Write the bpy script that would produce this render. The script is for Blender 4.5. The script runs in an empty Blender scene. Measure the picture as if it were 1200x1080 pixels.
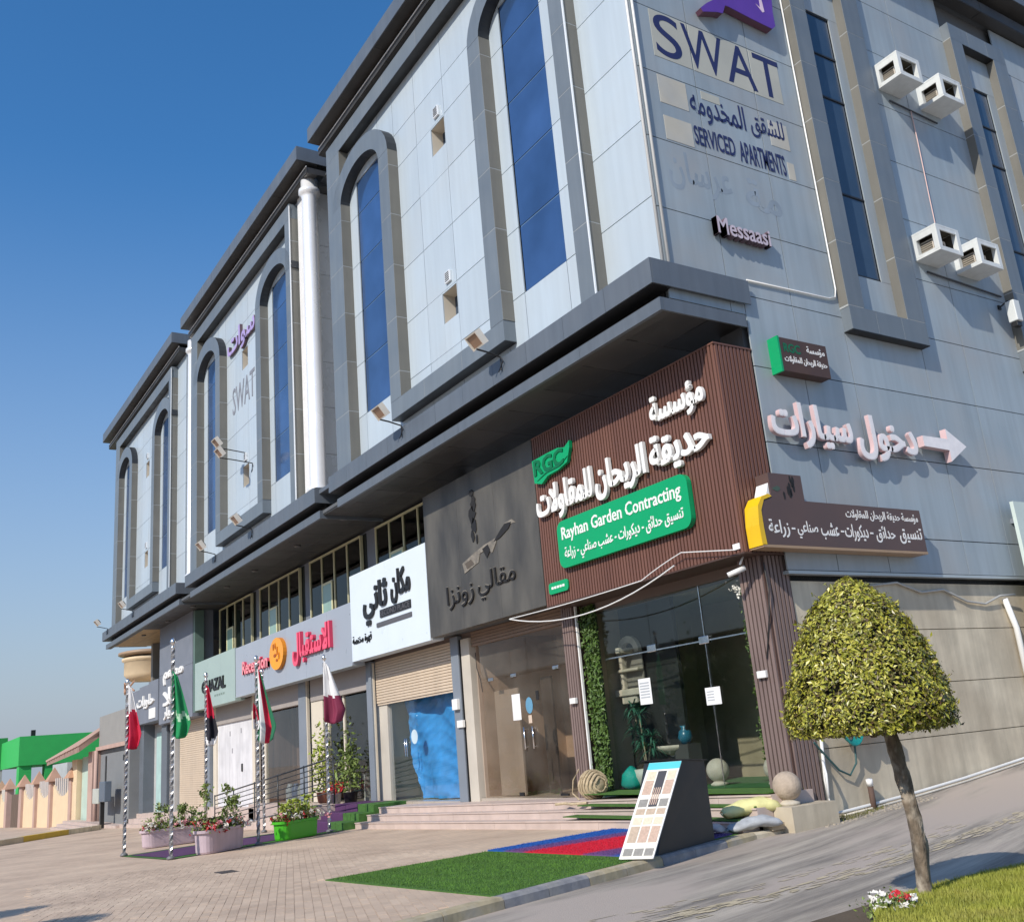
import bpy, bmesh, math, random
from mathutils import Vector, Matrix
R = math.radians
rnd = random.Random(7)
S = bpy.context.scene

# ------------------------------------------------------------------ camera, sky, sun, exposure
cd = bpy.data.cameras.new('camera'); cam = bpy.data.objects.new('camera', cd); S.collection.objects.link(cam)
S.camera = cam
yaw, pit, rol = -.984807878, .277759707, -.0876858284
_f = Vector((math.sin(yaw)*math.cos(pit), math.cos(yaw)*math.cos(pit), math.sin(pit)))
_r = Vector((math.cos(yaw), -math.sin(yaw), 0)); _u = _r.cross(_f)
_r2 = math.cos(rol)*_r + math.sin(rol)*_u; _u2 = -math.sin(rol)*_r + math.cos(rol)*_u
M = Matrix((_r2, _u2, -_f)).transposed().to_4x4(); M.translation = (0, 0, 1.6)
cam.matrix_world = M
cd.sensor_width = 36; cd.lens = 36*1156.43/1200; cd.clip_start = .1; cd.clip_end = 3000

SUN = Vector((.385, -1, .80)).normalized()           # towards the sun
el = math.asin(SUN.z); az = math.atan2(SUN.x, SUN.y)
w = bpy.data.worlds.new('World'); S.world = w; w.use_nodes = True
nt = w.node_tree; bg = nt.nodes['Background']
sky = nt.nodes.new('ShaderNodeTexSky'); sky.sky_type = 'NISHITA'; sky.sun_disc = False
sky.sun_elevation = el; sky.sun_rotation = az; sky.air_density = 1.0; sky.dust_density = .5; sky.ozone_density = 3.0
hs_ = nt.nodes.new('ShaderNodeHueSaturation'); hs_.inputs['Saturation'].default_value = 1.28; hs_.inputs['Value'].default_value = 1.0
nt.links.new(sky.outputs[0], hs_.inputs['Color'])
# dusty haze that thickens evenly towards the horizon all the way round
SKY_STRENGTH = .162
tc = nt.nodes.new('ShaderNodeTexCoord'); sx = nt.nodes.new('ShaderNodeSeparateXYZ'); nt.links.new(tc.outputs['Generated'], sx.inputs[0])
mr_ = nt.nodes.new('ShaderNodeMapRange'); mr_.inputs[1].default_value = .55; mr_.inputs[2].default_value = .03; nt.links.new(sx.outputs[2], mr_.inputs[0])
pw_ = nt.nodes.new('ShaderNodeMath'); pw_.operation = 'POWER'; pw_.inputs[1].default_value = 1.5; nt.links.new(mr_.outputs[0], pw_.inputs[0])
mx_ = nt.nodes.new('ShaderNodeMix'); mx_.data_type = 'RGBA'; nt.links.new(pw_.outputs[0], mx_.inputs['Factor']); nt.links.new(hs_.outputs[0], mx_.inputs['A'])
mx_.inputs['B'].default_value = (.355/SKY_STRENGTH, .405/SKY_STRENGTH, .478/SKY_STRENGTH, 1)
nt.links.new(mx_.outputs['Result'], bg.inputs[0]); bg.inputs[1].default_value = SKY_STRENGTH
sd = bpy.data.lights.new('sun', 'SUN'); sd.energy = 3.9; sd.angle = R(.53); sd.color = (1, .925, .82)
so = bpy.data.objects.new('sun', sd); S.collection.objects.link(so)
so.rotation_euler = SUN.to_track_quat('Z', 'Y').to_euler()
S.view_settings.view_transform = 'Standard'; S.view_settings.look = 'None'
S.view_settings.exposure = .14; S.view_settings.gamma = 1; S.view_settings.use_curve_mapping = False
S.render.engine = 'CYCLES'
S.cycles.max_bounces = 7; S.cycles.transparent_max_bounces = 12; S.cycles.diffuse_bounces = 3

# ------------------------------------------------------------------ materials
MATS = {}
def mat(name, col=(.5,.5,.5), rough=.6, metal=0, var=.08, scale=1.5, bump=0, bscale=20, streak=0, rand=0, spec=.5,
        dirt=None, dirt_amt=0, dirt_scale=.7, coat=0, stretch=(1,1,1)):
    if name in MATS: return MATS[name]
    m = bpy.data.materials.new(name); m.use_nodes = True; MATS[name] = m
    n = m.node_tree.nodes; l = m.node_tree.links; b = n['Principled BSDF']
    b.inputs['Roughness'].default_value = rough; b.inputs['Metallic'].default_value = metal
    b.inputs['Specular IOR Level'].default_value = spec; b.inputs['Coat Weight'].default_value = coat
    geo = n.new('ShaderNodeNewGeometry')
    mp = n.new('ShaderNodeVectorMath'); mp.operation = 'MULTIPLY'; mp.inputs[1].default_value = stretch
    l.new(geo.outputs['Position'], mp.inputs[0])
    cur = None
    def noise(sc, det=5, vec=mp.outputs[0]):
        t = n.new('ShaderNodeTexNoise'); t.inputs['Scale'].default_value = sc; t.inputs['Detail'].default_value = det
        l.new(vec, t.inputs['Vector']); return t
    def ramp(src, a, b2, lo, hi):
        r = n.new('ShaderNodeMapRange'); r.inputs[1].default_value = a; r.inputs[2].default_value = b2
        r.inputs[3].default_value = lo; r.inputs[4].default_value = hi; l.new(src, r.inputs[0]); return r.outputs[0]
    t = noise(scale)
    v = ramp(t.outputs[0], .3, .7, 1-var, 1+var)
    if streak:
        mp2 = n.new('ShaderNodeVectorMath'); mp2.operation = 'MULTIPLY'; mp2.inputs[1].default_value = (6, 6, .35)
        l.new(geo.outputs['Position'], mp2.inputs[0])
        t2 = noise(1, 6, mp2.outputs[0]); v2 = ramp(t2.outputs[0], .35, .7, 1+streak*.4, 1-streak)
        mm = n.new('ShaderNodeMath'); mm.operation = 'MULTIPLY'; l.new(v, mm.inputs[0]); l.new(v2, mm.inputs[1]); v = mm.outputs[0]
    if rand:
        oi = n.new('ShaderNodeObjectInfo'); v3 = ramp(oi.outputs['Random'], 0, 1, 1-rand, 1+rand)
        mm = n.new('ShaderNodeMath'); mm.operation = 'MULTIPLY'; l.new(v, mm.inputs[0]); l.new(v3, mm.inputs[1]); v = mm.outputs[0]
    sc_ = n.new('ShaderNodeVectorMath'); sc_.operation = 'SCALE'; sc_.inputs[0].default_value = col; l.new(v, sc_.inputs['Scale'])
    out = sc_.outputs[0]
    if dirt:
        t3 = noise(dirt_scale, 8); f = ramp(t3.outputs[0], .45, .72, 0, dirt_amt)
        mx = n.new('ShaderNodeMix'); mx.data_type = 'RGBA'; l.new(f, mx.inputs['Factor']); l.new(out, mx.inputs['A'])
        mx.inputs['B'].default_value = (*dirt, 1); out = mx.outputs['Result']
    l.new(out, b.inputs['Base Color'])
    rr = ramp(t.outputs[0], .3, .7, max(0, rough-.08), min(1, rough+.08)); l.new(rr, b.inputs['Roughness'])
    if bump:
        t4 = noise(bscale, 4); bp = n.new('ShaderNodeBump'); bp.inputs['Strength'].default_value = bump
        bp.inputs['Distance'].default_value = .02; l.new(t4.outputs[0], bp.inputs['Height']); l.new(bp.outputs[0], b.inputs['Normal'])
    return m
def glass(name, tint=(.8,.85,.85), refl=.12, dirt=.0):
    """thin pane: see-through with a mirror share that grows towards grazing angles"""
    if name in MATS: return MATS[name]
    m = bpy.data.materials.new(name); m.use_nodes = True; MATS[name] = m
    n = m.node_tree.nodes; l = m.node_tree.links; n.clear()
    o = n.new('ShaderNodeOutputMaterial'); tr = n.new('ShaderNodeBsdfTransparent'); tr.inputs[0].default_value = (*tint, 1)
    gl = n.new('ShaderNodeBsdfGlossy'); gl.inputs['Roughness'].default_value = .02
    fr = n.new('ShaderNodeLayerWeight'); fr.inputs[0].default_value = .5
    pw = n.new('ShaderNodeMath'); pw.operation = 'POWER'; pw.inputs[1].default_value = 4; l.new(fr.outputs['Facing'], pw.inputs[0])
    ad = n.new('ShaderNodeMath'); ad.operation = 'MULTIPLY_ADD'; ad.use_clamp = True; ad.inputs[1].default_value = .7; ad.inputs[2].default_value = refl; l.new(pw.outputs[0], ad.inputs[0])
    mx = n.new('ShaderNodeMixShader'); l.new(ad.outputs[0], mx.inputs[0]); l.new(tr.outputs[0], mx.inputs[1]); l.new(gl.outputs[0], mx.inputs[2])
    last = mx
    if dirt:
        df = n.new('ShaderNodeBsdfDiffuse'); df.inputs[0].default_value = (.5,.48,.43,1)
        m2 = n.new('ShaderNodeMixShader'); geo = n.new('ShaderNodeNewGeometry'); t = n.new('ShaderNodeTexNoise'); t.inputs['Scale'].default_value = .6
        t.inputs['Detail'].default_value = 10; l.new(geo.outputs['Position'], t.inputs[0])
        r = n.new('ShaderNodeMapRange'); r.inputs[1].default_value=.35; r.inputs[2].default_value=.75; r.inputs[4].default_value = dirt; l.new(t.outputs[0], r.inputs[0])
        l.new(r.outputs[0], m2.inputs[0]); l.new(mx.outputs[0], m2.inputs[1]); l.new(df.outputs[0], m2.inputs[2]); last = m2
    l.new(last.outputs[0], o.inputs[0]); return m

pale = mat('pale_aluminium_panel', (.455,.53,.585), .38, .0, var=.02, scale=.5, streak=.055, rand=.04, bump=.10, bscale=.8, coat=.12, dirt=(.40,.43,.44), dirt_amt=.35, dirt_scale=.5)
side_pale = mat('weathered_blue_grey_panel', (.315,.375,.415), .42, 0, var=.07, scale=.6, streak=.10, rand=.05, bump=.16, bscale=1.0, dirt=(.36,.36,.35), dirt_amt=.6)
grey = mat('grey_aluminium_panel', (.15,.178,.203), .42, 0, var=.05, streak=.08, rand=.05, bump=.04, bscale=1)
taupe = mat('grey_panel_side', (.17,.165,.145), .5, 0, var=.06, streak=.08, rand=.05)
seal = mat('joint_sealant', (.36,.38,.38), .7)
backing = mat('dark_backing', (.10,.11,.12), .8)
ledge_m = mat('ledge_cladding', (.11,.13,.155), .45, 0, var=.05, streak=.1, rand=.04)
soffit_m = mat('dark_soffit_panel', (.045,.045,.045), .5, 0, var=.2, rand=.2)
blue_gl = mat('blue_mirror_glass', (.052,.115,.26), .10, .35, var=.22, scale=.7, rand=.10, bump=.05, bscale=.8, spec=.8)  # noise in the blue stands for reflected clouds
blue_gl2 = mat('dark_blue_glass', (.035,.06,.10), .12, .0, var=.1, rand=.12, bump=.03, bscale=.8, spec=.6)
white_al = mat('white_aluminium', (.8,.83,.85), .3, .1, var=.02, rand=.03)
chrome = mat('polished_steel', (.75,.76,.77), .22, 1, var=.05, scale=8)
white_p = mat('white_paint', (.78,.78,.76), .5, var=.04)
beige_p = mat('beige_lining', (.5,.45,.38), .7)
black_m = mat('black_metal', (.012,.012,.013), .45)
brown = mat('brown_composite', (.155,.072,.052), .5, var=.12, scale=2, rand=.08, stretch=(1,1,.1))
brown_d = mat('brown_side', (.075,.042,.033), .6, var=.12)
green_p = mat('green_acrylic', (.0,.33,.12), .3, var=.03)
letter_w = mat('white_letter', (.82,.82,.80), .4, var=.02)
letter_side = mat('letter_side_pink', (.62,.38,.36), .5)
concrete = mat('stained_concrete', (.60,.53,.40), .85, var=.14, scale=1.6, streak=.16, bump=.25, bscale=9, dirt=(.34,.28,.20), dirt_amt=.7, dirt_scale=.5)
step_m = mat('pink_marble_step', (.52,.42,.37), .55, var=.08, scale=3, rand=.05, bump=.03)
cream_wall = mat('cream_plaster', (.62,.56,.46), .8, var=.05)
floor_m = mat('shop_floor_tile', (.40,.35,.29), .3, var=.06)
int_wall = mat('shop_wall_plaster', (.55,.50,.43), .8, var=.08, scale=.8)
int_dark = mat('shop_dark_wall', (.035,.035,.035), .7, var=.2)
turf_m = mat('artificial_turf', (.055,.14,.018), .9, var=.25, scale=18, bump=.5, bscale=160)
shutter_m = mat('beige_shutter', (.60,.49,.37), .5, var=.04, streak=.06)
g_big = glass('shop_front_glass', (.91,.94,.93), .05, .0)
g_mid = glass('dusty_shop_glass', (.90,.87,.83), .02, .10)
g_green = glass('green_window_glass', (.10,.22,.16), .04)

# ------------------------------------------------------------------ geometry helpers
W = {}
V = Vector
def reg(o, parent, wloc):
    S.collection.objects.link(o)
    wloc = V(wloc)
    if parent is not None:
        o.parent = parent; o.location = wloc - W[parent.name]
    else: o.location = wloc
    W[o.name] = wloc
    return o
def tag(o, label=None, cat=None, group=None, kind=None):
    if label: o['label'] = label
    if cat: o['category'] = cat
    if group: o['group'] = group
    if kind: o['kind'] = kind
    return o
def thing(name, loc, label, cat, group=None, local=False, rz=0):
    o = bpy.data.objects.new(name, None); o.empty_display_size = .2
    S.collection.objects.link(o); o.location = loc; o.rotation_euler = (0, 0, rz)
    W[o.name] = V((0,0,0)) if local else V(loc)
    return tag(o, label, cat, group)
def setm(me, m):
    for x in (m if isinstance(m, (list, tuple)) else [m]): me.materials.append(x)
def mesh(name, vs, fs, m, parent=None, smooth=False, mi=None, base=True):
    me = bpy.data.meshes.new(name)
    xs = [v[0] for v in vs]; ys = [v[1] for v in vs]; zs = [v[2] for v in vs]
    c = V(((min(xs)+max(xs))/2, (min(ys)+max(ys))/2, min(zs))) if base else V((0,0,0))
    me.from_pydata([(v[0]-c.x, v[1]-c.y, v[2]-c.z) for v in vs], [], fs); setm(me, m)
    if mi: me.polygons.foreach_set('material_index', mi)
    if smooth: me.polygons.foreach_set('use_smooth', [True]*len(me.polygons))
    me.update()
    return reg(bpy.data.objects.new(name, me), parent, c)
BC = {}
BF = [(0,3,2,1),(4,5,6,7),(0,1,5,4),(1,2,6,5),(2,3,7,6),(3,0,4,7)]
def boxv(a, b):
    x0,y0,z0 = a; x1,y1,z1 = b
    return [(x0,y0,z0),(x1,y0,z0),(x1,y1,z0),(x0,y1,z0),(x0,y0,z1),(x1,y0,z1),(x1,y1,z1),(x0,y1,z1)]
def box(name, a, b, m, parent=None, bev=0, kind=None):
    d = tuple(round(b[i]-a[i], 4) for i in range(3)); c = [(a[i]+b[i])/2 for i in range(3)]
    key = (d, m.name, bev)
    if key not in BC:
        me = bpy.data.meshes.new(name)
        if bev:
            bm = bmesh.new(); bmesh.ops.create_cube(bm, size=1); bmesh.ops.scale(bm, vec=d, verts=bm.verts)
            bmesh.ops.bevel(bm, geom=bm.edges[:], offset=min(bev, min(d)*.4), segments=2, affect='EDGES', profile=.5); bm.to_mesh(me); bm.free()
        else:
            me.from_pydata(boxv([-x/2 for x in d], [x/2 for x in d]), [], BF)
        me.materials.append(m); BC[key] = me
    o = reg(bpy.data.objects.new(name, BC[key]), parent, c)
    if kind: o['kind'] = kind
    return o
def boxes(name, L, m, parent=None, kind=None):
    vs, fs = [], []
    for a, b in L:
        k = len(vs); vs += boxv(a, b); fs += [tuple(i+k for i in f) for f in BF]
    o = mesh(name, vs, fs, m, parent)
    if kind: o['kind'] = kind
    return o
def ring(c, ax, r, n, ph=0):
    ax = V(ax).normalized(); t = V((0,0,1)) if abs(ax.z) < .9 else V((1,0,0))
    u = ax.cross(t).normalized(); v = ax.cross(u)
    return [tuple(V(c)+u*r*math.cos(2*math.pi*i/n+ph)+v*r*math.sin(2*math.pi*i/n+ph)) for i in range(n)]
def tubedata(path, r, n=8, vs=None, fs=None):
    vs = [] if vs is None else vs; fs = [] if fs is None else fs
    P_ = [V(p) for p in path]; k0 = len(vs)
    for i, p in enumerate(P_):
        d = (P_[min(i+1, len(P_)-1)]-P_[max(i-1, 0)])
        rr = r[i] if isinstance(r, (list, tuple)) else r
        vs += ring(p, d, rr, n)
    for i in range(len(P_)-1):
        for j in range(n):
            a = k0+i*n+j; b = k0+i*n+(j+1) % n; fs.append((a, b, b+n, a+n))
    fs.append(tuple(range(k0, k0+n))[::-1]); fs.append(tuple(range(k0+(len(P_)-1)*n, k0+len(P_)*n)))
    return vs, fs
def tube(name, path, r, m, parent=None, n=8):
    vs, fs = tubedata(path, r, n); return mesh(name, vs, fs, m, parent, smooth=n > 6)
def tubes(name, paths, r, m, parent=None, n=6, kind=None):
    vs, fs = [], []
    for p in paths: tubedata(p, r, n, vs, fs)
    o = mesh(name, vs, fs, m, parent)
    if kind: o['kind'] = kind
    return o
def lathe(name, prof, c, m, parent=None, n=24, smooth=True):
    vs, fs = [], []
    for (r, z) in prof:
        vs += [(c[0]+r*math.cos(2*math.pi*i/n), c[1]+r*math.sin(2*math.pi*i/n), c[2]+z) for i in range(n)]
    for k in range(len(prof)-1):
        for i in range(n):
            a = k*n+i; b = k*n+(i+1) % n; fs.append((a, b, b+n, a+n))
    fs.append(tuple(range(n))[::-1]); fs.append(tuple(range((len(prof)-1)*n, len(prof)*n)))
    return mesh(name, vs, fs, m, parent, smooth)
def toF(u, v, w): return (u, w, v)          # front facade: u = x, v = z, w = y (smaller = outwards)
def toS(u, v, w): return (w, u, v)          # side facade: u = y, v = z, w = x (larger = outwards)
def prism(name, poly, w0, w1, tf, m, parent=None, side=None):
    n = len(poly); vs = [tf(u, v, w0) for u, v in poly]+[tf(u, v, w1) for u, v in poly]
    fs = [tuple(range(n)), tuple(range(n, 2*n))[::-1]]+[(i, (i+1) % n, (i+1) % n+n, i+n) for i in range(n)]
    o = mesh(name, vs, fs, [m, side] if side else m, parent, mi=([0, 0]+[1]*n) if side else None)
    bm = bmesh.new(); bm.from_mesh(o.data); bmesh.ops.recalc_face_normals(bm, faces=bm.faces); bm.to_mesh(o.data); bm.free()
    return o
# ---- text
AR = {}
def _ar(s, base, four):
    AR[s] = [chr(base+i) for i in range(4 if four else 2)]
for s, b_, f_ in [('أ',0xFE83,0),('ؤ',0xFE85,0),('ئ',0xFE89,1),('ا',0xFE8D,0),('ب',0xFE8F,1),('ة',0xFE93,0),('ت',0xFE95,1),('ث',0xFE99,1),('ج',0xFE9D,1),
    ('ح',0xFEA1,1),('خ',0xFEA5,1),('د',0xFEA9,0),('ذ',0xFEAB,0),('ر',0xFEAD,0),('ز',0xFEAF,0),('س',0xFEB1,1),('ش',0xFEB5,1),('ص',0xFEB9,1),('ض',0xFEBD,1),
    ('ط',0xFEC1,1),('ع',0xFEC9,1),('غ',0xFECD,1),('ف',0xFED1,1),('ق',0xFED5,1),('ك',0xFED9,1),('ل',0xFEDD,1),('م',0xFEE1,1),('ن',0xFEE5,1),('ه',0xFEE9,1),
    ('و',0xFEED,0),('ى',0xFEEF,0),('ي',0xFEF1,1)]: _ar(s, b_, f_)
def shape(t):
    out = []; prev = False; i = 0
    while i < len(t):
        ch = t[i]
        if ch == 'ل' and i+1 < len(t) and t[i+1] == 'ا':
            out.append('\uFEFC' if prev else '\uFEFB'); prev = False; i += 2; continue
        if ch in AR:
            F_ = AR[ch]; nx = i+1 < len(t) and t[i+1] in AR
            if len(F_) == 4:
                out.append(F_[3] if prev and nx else F_[2] if nx else F_[1] if prev else F_[0]); prev = nx
            else:
                out.append(F_[1] if prev else F_[0]); prev = False
        else: out.append(ch); prev = False
        i += 1
    return ''.join(out[::-1])
def text(name, body, u0, u1, v0, v1, w0, w1, tf, m, parent=None, side=None, arabic=False, bold=0, res=2):
    c = bpy.data.curves.new('t', 'FONT'); c.body = shape(body) if arabic else body
    c.resolution_u = res; c.extrude = .1; c.offset = min(bold, .012)
    o = bpy.data.objects.new('t', c); S.collection.objects.link(o)
    dg = bpy.context.evaluated_depsgraph_get(); me = bpy.data.meshes.new_from_object(o.evaluated_get(dg))
    v_ = [tuple(v.co) for v in me.vertices]; f_ = [tuple(p.vertices) for p in me.polygons]; nz_ = [abs(p.normal.z) < .5 for p in me.polygons]
    bpy.data.objects.remove(o); bpy.data.meshes.remove(me); bpy.data.curves.remove(c)
    b_ = max(0, bold-.012); sh = [(0, 0)] if b_ <= 0 else [(0, 0), (b_, b_*.6), (-b_, b_*.6), (b_, -b_*.6), (-b_, -b_*.6), (b_, 0), (-b_, 0)]
    vs, fs, nz, dd = [], [], [], []
    for q_, (sx_, sy_) in enumerate(sh):
        k = len(vs); vs += [(v[0]+sx_, v[1]+sy_, v[2]) for v in v_]; fs += [tuple(i+k for i in f) for f in f_]; nz += nz_; dd += [q_]*len(v_)
    ax, bx = min(v[0] for v in vs), max(v[0] for v in vs); ay, by = min(v[1] for v in vs), max(v[1] for v in vs)
    e_ = (w1-w0)*.012
    out = [tf(u0+(v[0]-ax)/(bx-ax)*(u1-u0), v0+(v[1]-ay)/(by-ay)*(v1-v0), w0 if v[2] < 0 else w1-e_*d_) for v, d_ in zip(vs, dd)]
    return mesh(name, out, fs, [m, side or m], parent, mi=[1 if q else 0 for q in nz])
def copy_tree(o, parent=None):
    c = o.copy(); S.collection.objects.link(c); c.parent = parent
    for ch in list(o.children): copy_tree(ch, c)
    return c
def grass_blades(name, poly, zf, dens, h, m, seed, wd=.006):
    """thin upright blades spread over a polygon"""
    r = random.Random(seed); xs = [p[0] for p in poly]; ys = [p[1] for p in poly]
    def inside(x, y):
        c = False; n = len(poly)
        for i in range(n):
            x1,y1 = poly[i]; x2,y2 = poly[(i+1) % n]
            if (y1 > y) != (y2 > y) and x < (x2-x1)*(y-y1)/(y2-y1)+x1: c = not c
        return c
    N = int(dens*(max(xs)-min(xs))*(max(ys)-min(ys))); vs, fs = [], []
    for _ in range(N):
        x = r.uniform(min(xs), max(xs)); y = r.uniform(min(ys), max(ys))
        if not inside(x, y): continue
        a = r.uniform(0, 6.3); hh = h*r.uniform(.6, 1.3); lx = r.uniform(-.5,.5)*hh; ly = r.uniform(-.5,.5)*hh; z = zf(x, y)
        ca, sa = math.cos(a)*wd, math.sin(a)*wd; k = len(vs)
        vs += [(x-ca, y-sa, z), (x+ca, y+sa, z), (x+lx, y+ly, z+hh)]; fs.append((k, k+1, k+2))
    o = mesh(name, vs, fs, m); return o

# ------------------------------------------------------------------ ground
def G(x, y):
    t = -(x+14.5); return max(-2.3, -.0205*t) if t > 0 else 0.
def ZR(x, y):
    z = -.11
    if y > 9: z += .0053*(min(y, 18.9)-9)**2
    if y > 18.9: z += .104*(min(y, 45)-18.9)
    return z + min(0, G(x, y))
KP = [(-7.6,-30),(-8.6,-4),(-9.0,1.5),(-9.45,4.2),(-10.0,6.0),(-10.62,8.2),(-11.1,9.8),(-11.5,11.4),(-11.6,13.0)]   # kerb line
def kx(y):
    for (x0,y0),(x1,y1) in zip(KP, KP[1:]):
        if y0 <= y <= y1: return x0+(x1-x0)*(y-y0)/(y1-y0)
    return KP[0][0] if y < -30 else -11.6
earth = mat('sandy_ground', (.42,.35,.27), .9, var=.12, scale=.3, bump=.2, bscale=4)
paver_base = mat('paving_joint_sand', (.46,.40,.35), .9, var=.1, scale=.8)
paver_far = bpy.data.materials.new('pink_block_paving'); paver_far.use_nodes = True
def make_pavmat(m, pieces):
    n = m.node_tree.nodes; l = m.node_tree.links; b = n['Principled BSDF']; b.inputs['Roughness'].default_value = .8
    geo = n.new('ShaderNodeNewGeometry'); t = n.new('ShaderNodeTexNoise'); t.inputs['Scale'].default_value = .55; t.inputs['Detail'].default_value = 9
    t.inputs['Roughness'].default_value = .65
    l.new(geo.outputs['Position'], t.inputs[0])
    cr = n.new('ShaderNodeValToRGB'); e = cr.color_ramp.elements
    e[0].position = .30; e[0].color = (.41,.305,.225,1); e[1].position = .7; e[1].color = (.62,.485,.36,1)
    x = e.new(.5); x.color = (.53,.405,.30,1); l.new(t.outputs[0], cr.inputs[0]); out = cr.outputs[0]
    if pieces:
        at = n.new('ShaderNodeObjectInfo') if pieces == 'obj' else n.new('ShaderNodeNewGeometry')
        r = n.new('ShaderNodeMapRange'); r.inputs[3].default_value = .90; r.inputs[4].default_value = 1.08
        l.new(at.outputs['Random'] if pieces == 'obj' else at.outputs['Random Per Island'], r.inputs[0])
        sc = n.new('ShaderNodeVectorMath'); sc.operation = 'SCALE'; l.new(out, sc.inputs[0]); l.new(r.outputs[0], sc.inputs['Scale']); out = sc.outputs[0]
    else:
        bt = n.new('ShaderNodeTexBrick'); bt.inputs['Scale'].default_value = 1; bt.inputs['Brick Width'].default_value = .21; bt.inputs['Row Height'].default_value = .105
        bt.inputs['Mortar Size'].default_value = .006; bt.inputs['Color1'].default_value = (.95,.95,.95,1); bt.inputs['Color2'].default_value = (1.06,1.04,1.02,1); bt.inputs['Mortar'].default_value = (.90,.90,.90,1)
        rt = n.new('ShaderNodeVectorRotate'); rt.rotation_type = 'Z_AXIS'; rt.inputs['Angle'].default_value = R(20)
        l.new(geo.outputs['Position'], rt.inputs[0]); l.new(rt.outputs[0], bt.inputs[0])
        mu = n.new('ShaderNodeMix'); mu.data_type = 'RGBA'; mu.blend_type = 'MULTIPLY'; mu.inputs['Factor'].default_value = 1
        l.new(out, mu.inputs['A']); l.new(bt.outputs[0], mu.inputs['B']); out = mu.outputs['Result']
    l.new(out, b.inputs['Base Color'])
    t2 = n.new('ShaderNodeTexNoise'); t2.inputs['Scale'].default_value = 60; l.new(geo.outputs['Position'], t2.inputs[0])
    bp = n.new('ShaderNodeBump'); bp.inputs['Strength'].default_value = .25; bp.inputs['Distance'].default_value = .01; l.new(t2.outputs[0], bp.inputs['Height']); l.new(bp.outputs[0], b.inputs['Normal'])
make_pavmat(paver_far, None)
pav_obj = bpy.data.materials.new('block_paver'); pav_obj.use_nodes = True; make_pavmat(pav_obj, 'obj')
pav_isl = bpy.data.materials.new('block_paver_field'); pav_isl.use_nodes = True; make_pavmat(pav_isl, 'isl')

def sheet(name, xs, yf, zf, m, nrow):
    """grid strip: xs = function(t) -> (x0,x1) per row"""
    vs, fs = [], []; rows = len(yf); nx = nrow
    for y in yf:
        x0, x1 = xs(y)
        for i in range(nx+1):
            x = x0+(x1-x0)*i/nx; vs.append((x, y, zf(x, y)))
    for j in range(rows-1):
        for i in range(nx):
            a = j*(nx+1)+i; fs.append((a, a+1, a+nx+2, a+nx+1))
    return mesh(name, vs, fs, m, smooth=True)
g = mesh('ground', [(-1500,-1500,-2.6),(1500,-1500,-2.6),(1500,1500,-2.6),(-1500,1500,-2.6)], [(0,1,2,3)], earth); tag(g, kind='structure')
# forecourt paving: the sheet below, block pavers above it in the part near the camera
XB = [-130,-110,-80,-60,-45,-35,-28,-22,-18,-14.5]
vs, fs = [], []
ys = [-60,-30,-10,-4,1.5,4.2,6,8.2,9.8,11.4,13.0]
for y in ys:
    for x in XB+[kx(y)]: vs.append((x, y, G(x, y)))
nx = len(XB)+1
for j in range(len(ys)-1):
    for i in range(nx-1): fs.append((j*nx+i, j*nx+i+1, (j+1)*nx+i+1, (j+1)*nx+i))
fc = mesh('forecourt_paving', vs, fs, paver_far); tag(fc, kind='structure')
PX0, PX1, PY0, PY1 = -21.0, -9.3, 1.6, 8.3
a0 = R(-20); ca, sa = math.cos(a0), math.sin(a0)
cells = []
for j in range(-120, 160):
    for i in range(-130, 60):
        lx = (i+.5*(j % 2))*.21; ly = j*.105
        x = -14+lx*ca-ly*sa; y = 4.5+lx*sa+ly*ca
        if PX0 < x < PX1 and PY0 < y < PY1 and x < kx(y)-.17:
            if x > -14.0 and y > 5.55+(-x-10)*-.05: continue      # under the turf
            # keep only what the picture can show (a little more)
            if y < 1.2+(-x-9.3)*.13: continue
            cells.append((x, y))
cells.sort(key=lambda c: c[0]**2+c[1]**2)
pm = bpy.data.meshes.new('block_paver'); hw, hd, hh = .1035, .0512, .012
pv = boxv((-hw,-hd,0), (hw,hd,hh)); pm.from_pydata([((v[0]*.97, v[1]*.97, v[2]) if v[2] > 0 else v) for v in pv], [], BF[1:]); pm.materials.append(pav_obj)
for x, y in cells[:290]:
    o = bpy.data.objects.new('brick', pm); S.collection.objects.link(o); o.parent = fc; W[o.name] = V((x,y,0))
    o.location = V((x, y, G(x, y)+rnd.uniform(-.002,.003)-.004))-W[fc.name]; o.rotation_euler = (rnd.gauss(0,.006), rnd.gauss(0,.006), a0+rnd.gauss(0,.01))
vs, fs = [], []
for x, y in cells[290:]:
    z = G(x, y)-.004+rnd.uniform(-.002,.003); k = len(vs); tx, ty = rnd.gauss(0,.006), rnd.gauss(0,.006)
    for (lx, ly, lz) in pv:
        q = .98 if lz > 0 else 1
        vs.append((x+lx*q*ca-ly*q*sa, y+lx*q*sa+ly*q*ca, z+lz+lx*tx+ly*ty))
    fs += [tuple(i+k for i in f) for f in BF[1:]]
o = mesh('brick_field', vs, fs, pav_isl, fc); o['kind'] = 'stuff'
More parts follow.
